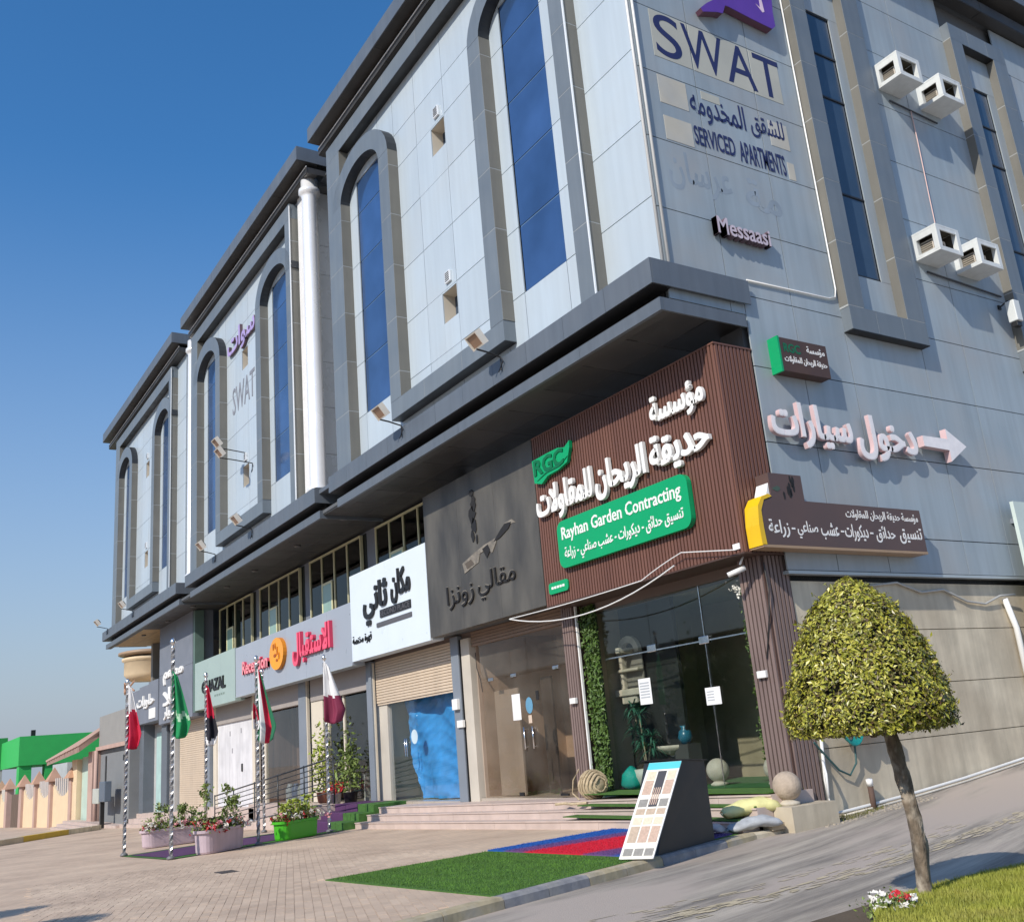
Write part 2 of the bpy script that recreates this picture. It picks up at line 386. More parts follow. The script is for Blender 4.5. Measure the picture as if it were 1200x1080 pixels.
# road
asph = bpy.data.materials.new('worn_road'); asph.use_nodes = True
n = asph.node_tree.nodes; l = asph.node_tree.links; b = n['Principled BSDF']; b.inputs['Roughness'].default_value = .75
geo = n.new('ShaderNodeNewGeometry'); rt = n.new('ShaderNodeVectorRotate'); rt.rotation_type = 'Z_AXIS'; rt.inputs['Angle'].default_value = R(-14); l.new(geo.outputs['Position'], rt.inputs[0])
sc = n.new('ShaderNodeVectorMath'); sc.operation = 'MULTIPLY'; sc.inputs[1].default_value = (2.2,.14,1); l.new(rt.outputs[0], sc.inputs[0])
t = n.new('ShaderNodeTexNoise'); t.inputs['Scale'].default_value = 1.0; t.inputs['Detail'].default_value = 12; t.inputs['Roughness'].default_value = .75; l.new(sc.outputs[0], t.inputs[0])
cr = n.new('ShaderNodeValToRGB'); e = cr.color_ramp.elements; e[0].position = .40; e[0].color = (.19,.17,.15,1); e[1].position = .64; e[1].color = (.50,.445,.37,1)
l.new(t.outputs[0], cr.inputs[0])
sc2 = n.new('ShaderNodeVectorMath'); sc2.operation = 'MULTIPLY'; sc2.inputs[1].default_value = (.9,.25,1); l.new(rt.outputs[0], sc2.inputs[0])
t2 = n.new('ShaderNodeTexNoise'); t2.inputs['Scale'].default_value = .8; t2.inputs['Detail'].default_value = 6; l.new(sc2.outputs[0], t2.inputs[0])
mr = n.new('ShaderNodeMapRange'); mr.inputs[1].default_value = .46; mr.inputs[2].default_value = .56; l.new(t2.outputs[0], mr.inputs[0])
mx = n.new('ShaderNodeMix'); mx.data_type = 'RGBA'; l.new(mr.outputs[0], mx.inputs['Factor']); l.new(cr.outputs[0], mx.inputs['A']); mx.inputs['B'].default_value = (.42,.36,.31,1)
l.new(mx.outputs['Result'], b.inputs['Base Color'])
t3 = n.new('ShaderNodeTexNoise'); t3.inputs['Scale'].default_value = 90; l.new(geo.outputs['Position'], t3.inputs[0])
bp = n.new('ShaderNodeBump'); bp.inputs['Strength'].default_value = .6; bp.inputs['Distance'].default_value = .012; l.new(t3.outputs[0], bp.inputs['Height']); l.new(bp.outputs[0], b.inputs['Normal'])
ysr = [-60,-30,-10,-4,0,3,5,7,8.2,9,9.8,10.6,11.4,12.2,13,14,15,16,17,18,18.9,20,22,25,30,38,45,60]
rd = sheet('road', lambda y: (kx(y)-.1 if y < 13 else -11.75, 6), ysr, ZR, asph, 8); tag(rd, kind='structure')
ymark = mat('worn_yellow_paint', (.48,.41,.28), .85, var=.15, scale=5, dirt=(.40,.35,.31), dirt_amt=1.0, dirt_scale=2.2)
vs, fs = [], []
rr = random.Random(3)
for (x0_, y0_, y1_, w0_, cnt) in [(-7.9,2.5,18.5,.10,620),(-8.4,3.5,13.0,.07,90)]:
    for _ in range(cnt):
        y = rr.uniform(y0_, y1_); x = x0_-(0 if y < 8 else .15*(y-8))+rr.gauss(0, w0_); L_ = rr.uniform(.04,.22); ww = rr.uniform(.008,.03); n__ = 7; k0 = len(vs); sl_ = 0 if y < 8 else -.15
        for i in range(n__):
            a_ = 2*math.pi*i/n__; dy = L_*math.sin(a_)*rr.uniform(.6,1.2); dx = ww*math.cos(a_)*rr.uniform(.6,1.2)+sl_*dy
            vs.append((x+dx, y+dy, ZR(x+dx, y+dy)+.004+_*4e-6))
        fs.append(tuple(range(k0, k0+n__)))
o = mesh('road_marking', vs, fs, ymark); tag(o, kind='structure')
# kerb
ky_ = mat('kerb_worn_yellow', (.42,.35,.22), .85, var=.2, scale=6, bump=.2, dirt=(.35,.33,.3), dirt_amt=.8, dirt_scale=3)
kg_ = mat('kerb_worn_grey', (.24,.24,.25), .85, var=.2, scale=6, bump=.2, dirt=(.36,.34,.3), dirt_amt=.6, dirt_scale=3)
kr = thing('kerb', (-10, 6, 0), None, None); kr['kind'] = 'structure'
acc = 0; pts = []
for (x0,y0),(x1,y1) in zip(KP, KP[1:]):
    L_ = math.hypot(x1-x0, y1-y0); nseg = max(1, round(L_/.9))
    for i in range(nseg):
        pts.append(((x0+(x1-x0)*i/nseg, y0+(y1-y0)*i/nseg), (x0+(x1-x0)*(i+1)/nseg, y0+(y1-y0)*(i+1)/nseg)))
for i, (p, q) in enumerate(pts):
    d = V((q[0]-p[0], q[1]-p[1], 0)); L_ = d.length; d.normalize(); nn = V((d.y, -d.x, 0))
    P0 = V((p[0], p[1], 0))+d*.006; P1 = V((q[0], q[1], 0))-d*.006
    prof = [(-.14, -.25), (-.14, .012), (.0, .012), (.035, -.02), (.06, -.25)]
    vs = [tuple(P0+nn*a+V((0,0,b_+G(p[0],p[1])))) for a, b_ in prof]+[tuple(P1+nn*a+V((0,0,b_+G(q[0],q[1])))) for a, b_ in prof]
    fs = [(0,1,2,3,4), (9,8,7,6,5)]+[(j, j+5, (j+1) % 5+5, (j+1) % 5) for j in range(5)]
    mesh('kerb_stone', vs, fs, [ky_, kg_][(i//2+1) % 2] if p[1] < 11 else concrete, kr)
# traffic island with lawn
isl = [(-6.05,2),(-6.15,6.0),(-6.28,7.3),(-6.42,8.3),(-6.45,9.3),(-6.3,10.4),(-5.8,11.3),(-4.9,11.9),(0,13),(4,13),(4,2)]
soil = mat('dark_soil', (.10,.075,.05), .95, var=.2, bump=.4)
vs = [(x, y, -.14) for x, y in isl]+[(x, y, .0) for x, y in isl]; n_ = len(isl)
o = mesh('traffic_island', vs, [tuple(range(n_, 2*n_))]+[(i, (i+1) % n_, (i+1) % n_+n_, i+n_) for i in range(n_)], soil); tag(o, kind='structure')
lawn_m = mat('lawn_blade', (.27,.29,.035), .7, var=.25, scale=2.5, dirt=(.40,.35,.09), dirt_amt=.5, dirt_scale=2)
gp = [(-6.05,7.45),(-6.33,8.3),(-6.36,9.3),(-6.22,10.3),(-5.75,11.15),(-4.85,11.7),(-2,12),(-1.5,7.0),(-5.2,6.2),(-5.75,6.9)]
lb_ = [(x+(.07 if x < -5 else 0), y-(.08 if y > 9 else -.08)) for x, y in gp]; nn_ = len(lb_)
o = mesh('lawn_soil', [(x, y, .002+.10*max(0,min(1,(x+6.3)*1.5))) for x, y in lb_]+[(-3.8, 9, .103)], [(i, (i+1) % nn_, nn_) for i in range(nn_)], mat('lawn_thatch', (.20,.20,.035), .95, var=.3, scale=9, bump=.6, bscale=60)); tag(o, kind='structure')
o = grass_blades('lawn', gp, lambda x, y: -.002+.10*max(0,min(1,(x+6.3)*1.5)), 4200, .05, lawn_m, 5, .006); tag(o, 'yellowish green lawn on the traffic island at the right', 'grass', kind='stuff')
# turf mats in front of the corner shop
tp = [(-13.95,5.55),(-10.12,5.98),(-10.78,8.2),(-11.25,9.8),(-11.62,11.2),(-14.75,11.28),(-14.3,8.2)]
o = mesh('turf_mat', [(x, y, G(x,y)+.014) for x, y in tp]+[(x, y, G(x,y)) for x, y in tp], [tuple(range(7))]+[(i, (i+1) % 7, (i+1) % 7+7, i+7) for i in range(7)], turf_m)
tag(o, 'large green artificial turf mat laid on the paving beside the kerb', 'turf mat')
def rugmat():
    m = bpy.data.materials.new('striped_turf'); m.use_nodes = True
    n = m.node_tree.nodes; l = m.node_tree.links; b = n['Principled BSDF']; b.inputs['Roughness'].default_value = .9
    g_ = n.new('ShaderNodeNewGeometry'); sp = n.new('ShaderNodeSeparateXYZ'); l.new(g_.outputs['Position'], sp.inputs[0])
    mr = n.new('ShaderNodeMapRange'); mr.inputs[1].default_value = -14.6; mr.inputs[2].default_value = -11.2; l.new(sp.outputs[0], mr.inputs[0])
    nn = n.new('ShaderNodeTexNoise'); nn.inputs['Scale'].default_value = 30; l.new(g_.outputs['Position'], nn.inputs[0])
    ad = n.new('ShaderNodeMath'); ad.operation = 'MULTIPLY_ADD'; ad.inputs[1].default_value = .03; l.new(nn.outputs[0], ad.inputs[0]); l.new(mr.outputs[0], ad.inputs[2])
    cr = n.new('ShaderNodeValToRGB'); cr.color_ramp.interpolation = 'EASE'; e = cr.color_ramp.elements
    e[0].position = .19; e[0].color = (.008,.09,.36,1); e[1].position = .97; e[1].color = (.008,.09,.36,1)
    for p, c in [(.24,(.12,.06,.20,1)),(.34,(.16,.05,.17,1)),(.39,(.56,.005,.03,1)),(.72,(.56,.005,.03,1)),(.77,(.15,.055,.19,1)),(.88,(.12,.06,.20,1))]:
        x = e.new(p); x.color = c
    l.new(ad.outputs[0], cr.inputs[0]); l.new(cr.outputs[0], b.inputs['Base Color'])
    return m
rug = rugmat()
rp = [(-14.35,8.42),(-11.02,8.78),(-11.35,9.8),(-11.66,11.1),(-14.72,11.2)]
o = mesh('striped_mat', [(x, y, .030) for x, y in rp]+[(x, y, .014) for x, y in rp], [tuple(range(5))]+[(i, (i+1) % 5, (i+1) % 5+5, i+5) for i in range(5)], rug)
tag(o, 'blue and red striped turf mat in front of the corner shop steps', 'mat')
tb = mat('turf_blade', (.08,.18,.022), .8, var=.25, scale=3)
o = grass_blades('turf_pile', [(-13.9,5.6),(-10.15,6.0),(-10.75,8.15),(-11.0,8.7),(-14.3,8.35)], lambda x, y: G(x,y)+.012, 2600, .022, tb, 9, .004)
tag(o, 'short green pile standing on the plain turf mat', 'turf', kind='stuff')
o = grass_blades('striped_turf_pile', rp, lambda x, y: .028, 2300, .018, rug, 11, .004)
tag(o, 'short blue and red pile on the striped turf mat', 'turf', kind='stuff')
# walkway mat between the flagpoles
mg = mat('purple_carpet', (.085,.03,.10), .95, var=.15, scale=5, bump=.2, bscale=80)
mgreen = mat('green_carpet', (.05,.14,.025), .95, var=.2, scale=10, bump=.3, bscale=80)
wk = [(-27.5,5.6),(-23.3,5.75),(-26.2,11.05),(-29.9,11.0)]
o = mesh('walkway_border', [(x, y, G(x,y)+.012) for x, y in wk], [(0,1,2,3)], mgreen); tag(o, 'green carpet border of the walkway between the flagpoles', 'carpet')
wk2 = [(-27.1,5.75),(-23.9,5.9),(-26.7,11.02),(-29.5,10.98)]
o = mesh('walkway_carpet', [(x, y, G(x,y)+.020) for x, y in wk2], [(0,1,2,3)], mg); tag(o, 'purple carpet walkway leading to the hotel entrance', 'carpet')

# ------------------------------------------------------------------ the apartment building
B = thing('apartment_building', (-35, 13, 0), 'long grey and white apartment block with arched blue windows above the shops', 'building')
ROWS = [9.40, 10.92, 12.5, 14.07, 15.64, 17.22, 18.3, 20.9]
def cellpanel(par, tf, u0, u1, v0, v1, w0, w1, m, name='panel', gap=.0095):
    a = tf(u0+gap, v0+gap, w0); b_ = tf(u1-gap, v1-gap, w1)
    return box(name, [min(a[i], b_[i]) for i in range(3)], [max(a[i], b_[i]) for i in range(3)], m, par)
def arch_band(par, cx, a, b_, a2, b2, zs, y0, y1, m, ms):
    N = 18; inn = [(cx-a*math.cos(math.pi*i/N), zs+b_*math.sin(math.pi*i/N)) for i in range(N+1)]
    out = [(cx-a2*math.cos(math.pi*i/N), zs+b2*math.sin(math.pi*i/N)) for i in range(N+1)]
    vs = []
    for (x, z) in inn+out: vs.append((x, y0, z))
    for (x, z) in inn+out: vs.append((x, y1, z))
    n = N+1; T = 2*n; fs = []; mi = []
    for i in range(N):
        fs += [(i, i+1, n+i+1, n+i), (i+T, n+i+T, n+i+1+T, i+1+T), (i, i+T, i+1+T, i+1), (n+i, n+i+1, n+i+1+T, n+i+T)]; mi += [0,0,1,1]
    fs += [(0, n, n+T, T), (N, N+T, n+N+T, n+N)]; mi += [1,1]
    return mesh('arch', vs, fs, [m, ms], par, mi=mi)
arch_shade_m = mat('arch_soffit_shade', (.018,.022,.028), .5)  # near-black colour puts soffit shade into the inner arch faces
def bay(ox, X0, X1, top=20.9):
    wl = mesh('wall', boxv((X0, 11.72, 8.66), (X1, 13.2, top)), BF, backing, B)
    U = [X0, -25.2+ox, -24.22+ox, -22.62+ox, -21.62+ox, -20.3+ox, -18.75+ox, -16.7+ox, -15.95+ox, -14.38+ox, -13.4+ox, X1]
    for i in range(len(U)-1):
        for j in range(len(ROWS)-1):
            v0, v1 = ROWS[j], min(ROWS[j+1], top)
            if i in (2, 8) and 10.9 <= (v0+v1)/2 <= 18.3:          # glass strip
                box('window_pane', (U[i]+.03, 11.33, v0+.02), (U[i+1]-.03, 11.36, v1-.02), blue_gl, wl); box('glazing_bar', (U[i]+.03, 11.345, v1-.02), (U[i+1]-.03, 11.37, v1+.02), mat('glazing_bar_blue', (.14,.24,.38), .4), wl); continue
            if i == 5 and j in (1, 4):                             # square toilet window in a deep reveal
                hz0 = 11.66 if j == 1 else 16.38; hx0, hx1, hz1 = -19.50+ox, -18.78+ox, hz0+.80
                for (a0_, a1_, c0, c1) in [(U[5], hx0, v0, v1), (hx1, U[6], v0, v1), (hx0, hx1, v0, hz0), (hx0, hx1, hz1, v1)]:
                    if a1_-a0_ > .03 and c1-c0 > .03: cellpanel(wl, toF, a0_, a1_, c0, c1, 11.30, 11.33, pale, gap=.001)
                for (p, q) in [((hx0-.02, 11.33, hz0), (hx0, 11.74, hz1)), ((hx1, 11.33, hz0), (hx1+.02, 11.74, hz1)), ((hx0, 11.33, hz0-.02), (hx1, 11.74, hz0)), ((hx0, 11.33, hz1), (hx1, 11.74, hz1+.02))]:
                    box('reveal', p, q, cream_wall, wl)
                box('window_pane', (hx0, 11.66, hz0), (hx1, 11.69, hz1), blue_gl2, wl)
                tag(box('vent_grille', (hx0+.26, 11.24, hz1+.16), (hx0+.52, 11.30, hz1+.45), white_al, wl, bev=.01))
                boxes('vent_slot', [((hx0+.29, 11.232, hz1+.2+k*.05), (hx0+.49, 11.238, hz1+.22+k*.05)) for k in range(5)], black_m, wl)
                continue
            cellpanel(wl, toF, U[i], U[i+1], v0, v1, 11.30, 11.33, pale)
    # end faces of the wall
    for xx, s in ((X0, -1), (X1, 1)):
        for j in range(len(ROWS)-1):
            a_ = (xx-.03, 11.30, ROWS[j]+.007) if s < 0 else (xx, 11.30, ROWS[j]+.007); b_ = (xx, 12.6, min(ROWS[j+1], top)-.007) if s < 0 else (xx+.03, 12.6, min(ROWS[j+1], top)-.007)
            if xx < -11.7: box('end_panel', a_, b_, white_al if ox > -20 and s > 0 else pale, wl)
    # raised grey surround
    fr = mesh('window_surround', boxv((-25.70+ox, 10.993, 9.45), (-24.748+ox, 11.29, 20.1)), BF, seal, B)
    def leg(x0, x1, z0, z1, ty=10.99):
        zz = [z0]+[r for r in [9.6+1.53*k for k in range(9)] if z0+.35 < r < z1-.35]+[z1]
        for a_, b_ in zip(zz, zz[1:]):
            o = box('surround_piece', (x0, ty, a_+.008), (x1, 11.30, b_-.008), grey, fr)
    for (x0, x1, z0, z1) in [(-25.72, -24.75, 9.45, 19.66), (-13.68, -13.2, 9.45, 19.66), (-22.05, -21.45, 10.42, 17.75), (-16.95, -16.42, 10.42, 17.75)]:
        if x0 > -25: box('surround_core', (x0+ox+.015, 10.993, z0+.01), (x1+ox+.003, 11.29, z1-.01), seal, fr)
        leg(x0+ox, x1+ox, z0, z1)
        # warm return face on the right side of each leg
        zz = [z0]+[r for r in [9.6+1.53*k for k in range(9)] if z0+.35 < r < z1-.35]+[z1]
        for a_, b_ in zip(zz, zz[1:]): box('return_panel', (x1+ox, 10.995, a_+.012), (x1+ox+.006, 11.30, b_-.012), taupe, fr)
    # top beam and sill, in lengths
    L = [-25.72+ox+k*(12.52/6) for k in range(7)]
    box('surround_core', (L[0]+.02, 10.993, 19.68), (L[-1]-.02, 11.29, 20.18), seal, fr)
    box('shade_panel', (-24.74+ox, 10.995, 19.645), (-13.7+ox, 11.30, 19.66), black_m, fr)  # black strip puts shade under the top beam
    for a_, b_ in zip(L, L[1:]): box('surround_piece', (a_+.006, 10.99, 19.66), (b_-.006, 11.30, 20.2), grey, fr)
    L = [-22.05+ox+k*(5.63/3) for k in range(4)]
    box('surround_core', (L[0]+.02, 10.993, 9.97), (L[-1]-.02, 11.29, 10.40), seal, fr)
    box('shade_panel', (L[0], 10.995, 9.935), (L[-1], 11.30, 9.95), black_m, fr)  # black strip puts shade under the sill
    for a_, b_ in zip(L, L[1:]): box('surround_piece', (a_+.006, 10.99, 9.95), (b_-.006, 11.30, 10.42), grey, fr)
    arch_band(fr, -23.40+ox, 1.35, .82, 1.95, 1.38, 17.75, 10.99, 11.30, grey, arch_shade_m)
    arch_band(fr, -15.05+ox, 1.37, .82, 1.90, 1.38, 17.75, 10.99, 11.30, grey, arch_shade_m)
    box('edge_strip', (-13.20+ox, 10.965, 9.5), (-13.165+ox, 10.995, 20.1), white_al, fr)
def ledge(X0, X1, side_end=False):
    lg = mesh('ledge', boxv((X0+.02, 10.88, 9.04), (X1-.02, 12.9, 9.48)), BF, backing, B)
    nn = max(3, round((X1-X0)/1.3)); d = (X1-X0)/nn
    for k in range(nn):
        box('fascia_panel', (X0+k*d+.004, 10.85, 9.02), (X0+(k+1)*d-.004, 10.88, 9.50), ledge_m, lg)
        box('top_panel', (X0+k*d+.004, 10.88, 9.48), (X0+(k+1)*d-.004, 11.29, 9.497), ledge_m, lg)
    box('fascia_panel', (X1-.03, 10.882, 9.02), (X1, 12.9 if not side_end else 13.25, 9.50), ledge_m, lg)
    box('fascia_panel', (X0, 10.882, 9.02), (X0+.03, 12.9, 9.50), ledge_m, lg)
    boxes('underside', [((X0+.03, 10.88, 9.005), (X1-.03, 11.3, 9.02))], black_m, lg)
    # recessed neck, painted black as the shade in the gap, and lower lip
    box('neck', (X0+.25, 11.30, 8.80), (X1-.22, 12.9, 9.005), black_m, lg)
    nn = max(3, round((X1-X0)/2.6)); d = (X1-X0-.25)/nn
    for k in range(nn): box('lip_panel', (X0+.2+k*d+.003, 11.02, 8.56), (X0+.2+(k+1)*d-.003, 11.10, 8.80), ledge_m, lg)
    box('lip_panel', (X1-.09, 11.102, 8.56), (X1-.05, 13.1, 8.80), ledge_m, lg)
    box('lip_under', (X0+.2, 11.10, 8.565), (X1-.09, 11.30, 8.60), soffit_m, lg)
    box('lip_top', (X0+.2, 11.10, 8.80), (X1-.09, 11.30, 8.815), ledge_m, lg)
def cornice(X0, X1, e=0):
    cn = mesh('cornice', boxv((X0+.5, 11.32, 20.3), (X1-.5 if X1 < -12 else X1, 13.2, 21.1)), BF, backing, B)
    nn = max(3, round((X1-X0)/2.4)); d = (X1-X0)/nn
    for k in range(nn):
        box('fascia_panel', (X0+k*d+.004, 10.58, 20.74), (X0+(k+1)*d-.004, 10.61, 21.24), ledge_m, cn)
        box('lower_band', (X0+k*d+.004, 10.93, 20.36), (X0+(k+1)*d-.004, 10.96, 20.56), soffit_m, cn)
        box('soffit_panel', (X0+k*d+.004, 10.61, 20.72), (X0+(k+1)*d-.004, 11.32, 20.74), soffit_m, cn)
        box('soffit_panel', (X0+k*d+.004, 10.96, 20.34), (X0+(k+1)*d-.004, 11.32, 20.36), soffit_m, cn)
    tube('cornice_bead', [(X0, 10.925, 20.58), (X1, 10.925, 20.58)], .016, white_al, cn, 6)
    box('cornice_end', (X1, 10.585, 20.74), (X1+.03, 13.2, 21.24), ledge_m, cn)
    box('cornice_end', (X0-.03, 10.585, 20.74), (X0, 13.2, 21.24), ledge_m, cn)
    box('cornice_end', (X1-.04, 10.965, 20.36), (X1-.01, 13.0, 20.56), soffit_m, cn)
    box('roof_slab', (X0, 10.62, 21.16), (X1, 14, 21.22), ledge_m, cn)
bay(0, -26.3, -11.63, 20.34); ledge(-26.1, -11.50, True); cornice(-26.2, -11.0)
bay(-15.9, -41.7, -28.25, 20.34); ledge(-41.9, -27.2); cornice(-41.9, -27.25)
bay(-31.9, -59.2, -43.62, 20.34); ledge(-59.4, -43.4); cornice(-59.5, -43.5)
# recesses between the bays, each with its round column
rc = mesh('recess_wall', boxv((-28.6, 12.75, 8.7), (-26.0, 13.1, 21.0)), BF, mat('recess_grey', (.20,.19,.17), .6, var=.06), B)
rc2 = mesh('recess_wall', boxv((-43.8, 12.75, 8.7), (-41.6, 13.1, 21.0)), BF, mat('recess_grey'), B)
for cx in (-27.78, -41.6-.72):
    c_ = lathe('column', [(.34, 0), (.34, .12), (.26, .2), (.26, 10.2), (.29, 10.3), (.36, 10.36), (.36, 10.5), (.28, 10.55), (.28, 10.9)], (cx, 11.22 if cx > -30 else 11.3, 9.5), mat('column_metal', (.86,.87,.88), .25, .25, var=.02), B, 28)
box('recess_floor', (-27.2, 11.0, 9.3), (-26.1, 12.75, 9.42), ledge_m, B)
# pilaster strip of bright metal beside the column
box('metal_strip', (-28.98, 11.255, 9.5), (-28.22, 11.295, 20.34), mat('bright_metal', (.88,.88,.87), .25, .1, var=.03, streak=.05), B)
# overhang soffit
sf = mesh('soffit', boxv((-59.0, 11.12, 8.70), (-11.66, 13.6, 8.80)), BF, backing, B)
tan_soffit = mat('tan_wood_soffit', (.42,.29,.14), .6, var=.25, scale=3)
for i in range(34):
    for j in range(2):
        x0 = -58.9+i*1.39
        box('soffit_panel', (x0+.012, 11.13+j*1.2+.01, 8.655), (x0+1.39-.012, 11.13+(j+1)*1.2-.01, 8.69), tan_soffit if i < 5 else soffit_m, sf)
lamp_r = mat('downlight_rim', (.1,.1,.1), .4)
for x in (-54,-49,-44.5,-39.5,-36,-31.5,-27.5): lathe('downlight', [(.10, 0), (.12, .03), (.12, .05)], (x, 11.9, 8.60), lamp_r, sf, 12)

# side facade
sw = mesh('wall', boxv((-12.3, 13.15, 4.2), (-11.75, 34, 19.6)), BF, backing, B)
sw2 = mesh('wall', boxv((-12.3, 11.72, 8.66), (-11.75, 13.15, 21.0)), BF, backing, B)
box('wall_core', (-12.3, 11.34, 8.9), (-11.66, 11.72, 20.3), backing, sw2)
SY = [11.302, 12.8, 14.5, 15.95, 18.42, 20.0, 22.24, 24.72, 26.6, 28.8, 31, 33.9]
SZ = [4.06, 4.75, 6.38, 7.83, 9.25, 10.67, 12.15, 13.65, 15.16, 16.65, 18.1, 19.42]
WIN = [(15.93, 18.42), (22.22, 24.72), (28.5, 31.0)]
for i in range(len(SY)-1):
    for j in range(len(SZ)-1):
        y0, y1, z0, z1 = SY[i], SY[i+1], SZ[j], SZ[j+1]
        if i < 2 and z1 < 8.7: 
            if y1 < 13.2: continue
            y0 = 13.17
        if i == 0 and z0 < 8.8:
            if z1 < 8.9: continue
            z0 = 8.84
        if i == 1 and z0 < 8.8 < z1:
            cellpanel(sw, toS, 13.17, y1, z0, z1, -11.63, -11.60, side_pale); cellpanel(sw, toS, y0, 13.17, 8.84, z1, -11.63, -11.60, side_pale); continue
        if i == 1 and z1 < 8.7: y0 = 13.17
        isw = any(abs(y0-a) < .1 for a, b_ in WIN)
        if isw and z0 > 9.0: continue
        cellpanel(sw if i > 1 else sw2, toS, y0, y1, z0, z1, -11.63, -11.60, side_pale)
for (ya, yb) in WIN:
    wf = mesh('window_surround', boxv((-11.62, ya-.003, 9.42), (-11.383, ya+.48, 18.1)), BF, seal, B)
    zz = [9.45+1.44*k for k in range(7)]; p = -11.38
    for a_, b_ in zip(zz, zz[1:]):
        box('surround_piece', (-11.60, ya, a_+.008), (p, ya+.5, b_-.008), grey, wf)
        box('return_panel', (-11.61, ya-.006, a_+.012), (p-.005, ya, b_-.012), taupe, wf)
        box('surround_piece', (-11.60, yb-.60, a_+.008), (p, yb, b_-.008), grey, wf)
        box('return_panel', (-11.61, yb-.606, a_+.012), (p-.005, yb-.60, b_-.012), taupe, wf)
    box('surround_core', (-11.62, yb-.603, 9.42), (-11.383, yb-.02, 18.1), seal, wf)
    box('surround_core', (-11.62, ya+.02, 8.95), (-11.383, yb-.02, 9.41), seal, wf); box('surround_core', (-11.62, ya+.02, 18.09), (-11.383, yb-.02, 18.54), seal, wf)
    box('shade_panel', (-11.60, ya, 8.915), (-11.385, yb, 8.93), black_m, wf); box('shade_panel', (-11.60, ya+.5, 18.055), (-11.385, yb-.6, 18.07), black_m, wf)  # black strips paint the shade below sill and window head
    for k in range(3):
        d = (yb-ya)/3
        box('surround_piece', (-11.60, ya+k*d+.006, 8.93), (p, ya+(k+1)*d-.006, 9.44), grey, wf)
        box('surround_piece', (-11.60, ya+k*d+.006, 18.07), (p, ya+(k+1)*d-.006, 18.56), grey, wf)
    g0, g1 = ya+.62, ya+1.58
    inf = mesh('window_infill', boxv((-11.74, ya+.4, 9.3), (-11.70, yb-.5, 18.2)), BF, backing, B)
    for (y0, y1, z0, z1) in [(ya+.5, yb-.6, 9.44, 10.34), (ya+.5, yb-.6, 17.02, 18.07), (ya+.5, g0, 10.34, 17.02), (g1, yb-.6, 10.34, 17.02)]:
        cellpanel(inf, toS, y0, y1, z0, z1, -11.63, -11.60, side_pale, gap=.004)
    zz = [10.36, 12.3, 14.75, 15.9, 17.0]
    for a_, b_ in zip(zz, zz[1:]):
        box('window_pane', (-11.66, g0+.02, a_+.02), (-11.64, g1-.02, b_-.02), blue_gl2, inf)
    for z in zz: box('window_bar', (-11.64, g0, z-.02), (-11.615, g1, z+.02), black_m, inf)
# side cornice and roof parapet
cs = mesh('cornice', boxv((-12.3, 11.4, 19.5), (-11.5, 34, 20.2)), BF, backing, B)
for k in range(9):
    y0 = 11.4+k*2.5
    box('soffit_panel', (-11.60, y0+.005, 19.44), (-11.29, y0+2.49, 19.46), soffit_m, cs)
    box('lower_band', (-11.31, y0+.005, 19.46), (-11.28, y0+2.49, 19.78), soffit_m, cs)
    box('soffit_panel', (-11.5, y0+.005, 20.02), (-10.95, y0+2.49, 20.04), soffit_m, cs)
    box('fascia_panel', (-10.96, y0+.005, 20.02), (-10.93, y0+2.49, 20.5), ledge_m, cs)
box('roof_slab', (-30, 11.6, 20.42), (-10.97, 34, 20.46), ledge_m, B)
# core that closes the volume
mesh('core', boxv((-59, 13.2, 8.8), (-12.3, 34, 20.4)), BF, backing, B)
# lower storey: concrete base of the side wall
cw = mesh('base_wall', boxv((-12.2, 13.35, -1), (-11.80, 34, 4.2)), BF, concrete, B)
for (z0, z1) in [(-.6, 1.08), (1.08, 2.03), (2.03, 3.02), (3.02, 4.0)]:
    for k in range(3): box('concrete_panel', (-11.80, 13.3+k*6.9, z0+.008), (-11.745, 13.3+(k+1)*6.9-.001, z1-.008), concrete, cw)
box('drip_shadow_edge', (-11.745, 13.17, 4.0), (-11.585, 34, 4.055), mat('light_metal_trim', (.45,.5,.52), .35, .3), B)
box('drip_shadow_edge', (-11.9, 13.3, 3.90), (-11.745, 34, 3.995), black_m, B)  # black strip painted in as the shadow below the cladding

# ------------------------------------------------------------------ shop level
mz = mesh('mezzanine_wall', boxv((-45.5, 13.36, 6.0), (-22.8, 13.6, 8.7)), BF, mat('mezzanine_grey', (.17,.19,.23), .6), B)
fr_y = mat('cream_window_frame', (.60,.57,.36), .4)
for (x0, x1) in [(-28.1, -24.2), (-33.8, -29.3), (-39.4, -34.9), (-45.0, -40.5)]:
    wnd = mesh('window', boxv((x0, 13.22, 5.9), (x1, 13.30, 5.96)), BF, fr_y, B)
    n_ = 4
    for k in range(n_+1):
        x = x0+(x1-x0)*k/n_; box('mullion', (x-.03, 13.20, 5.96), (x+.03, 13.30, 8.5), fr_y, wnd)
    box('frame', (x0-.03, 13.19, 8.5), (x1+.03, 13.30, 8.56), fr_y, wnd)
    for k in range(n_): box('pane', (x0+(x1-x0)*k/n_+.03, 13.24, 5.96), (x0+(x1-x0)*(k+1)/n_-.03, 13.25, 8.5), g_green, wnd)
    xx = x0+(x1-x0)*.27
    for a_ in (xx, xx+.85): box('sash_frame', (a_-.045, 13.17, 5.96), (a_+.045, 13.2, 7.45), mat('pale_sash', (.72,.70,.42), .4), wnd)
    box('sash_frame', (xx-.045, 13.17, 7.45), (xx+.895, 13.2, 7.53), fr_y, wnd)
    box('sash_pane', (xx+.045, 13.18, 5.96), (xx+.805, 13.185, 7.45), mat('pale_green_pane', (.25,.38,.33), .15), wnd)
    box('room_wall', (x0-.2, 13.34, 5.9), (x1+.2, 13.36, 8.6), mat('dark_room', (.02,.026,.022), .8), wnd)
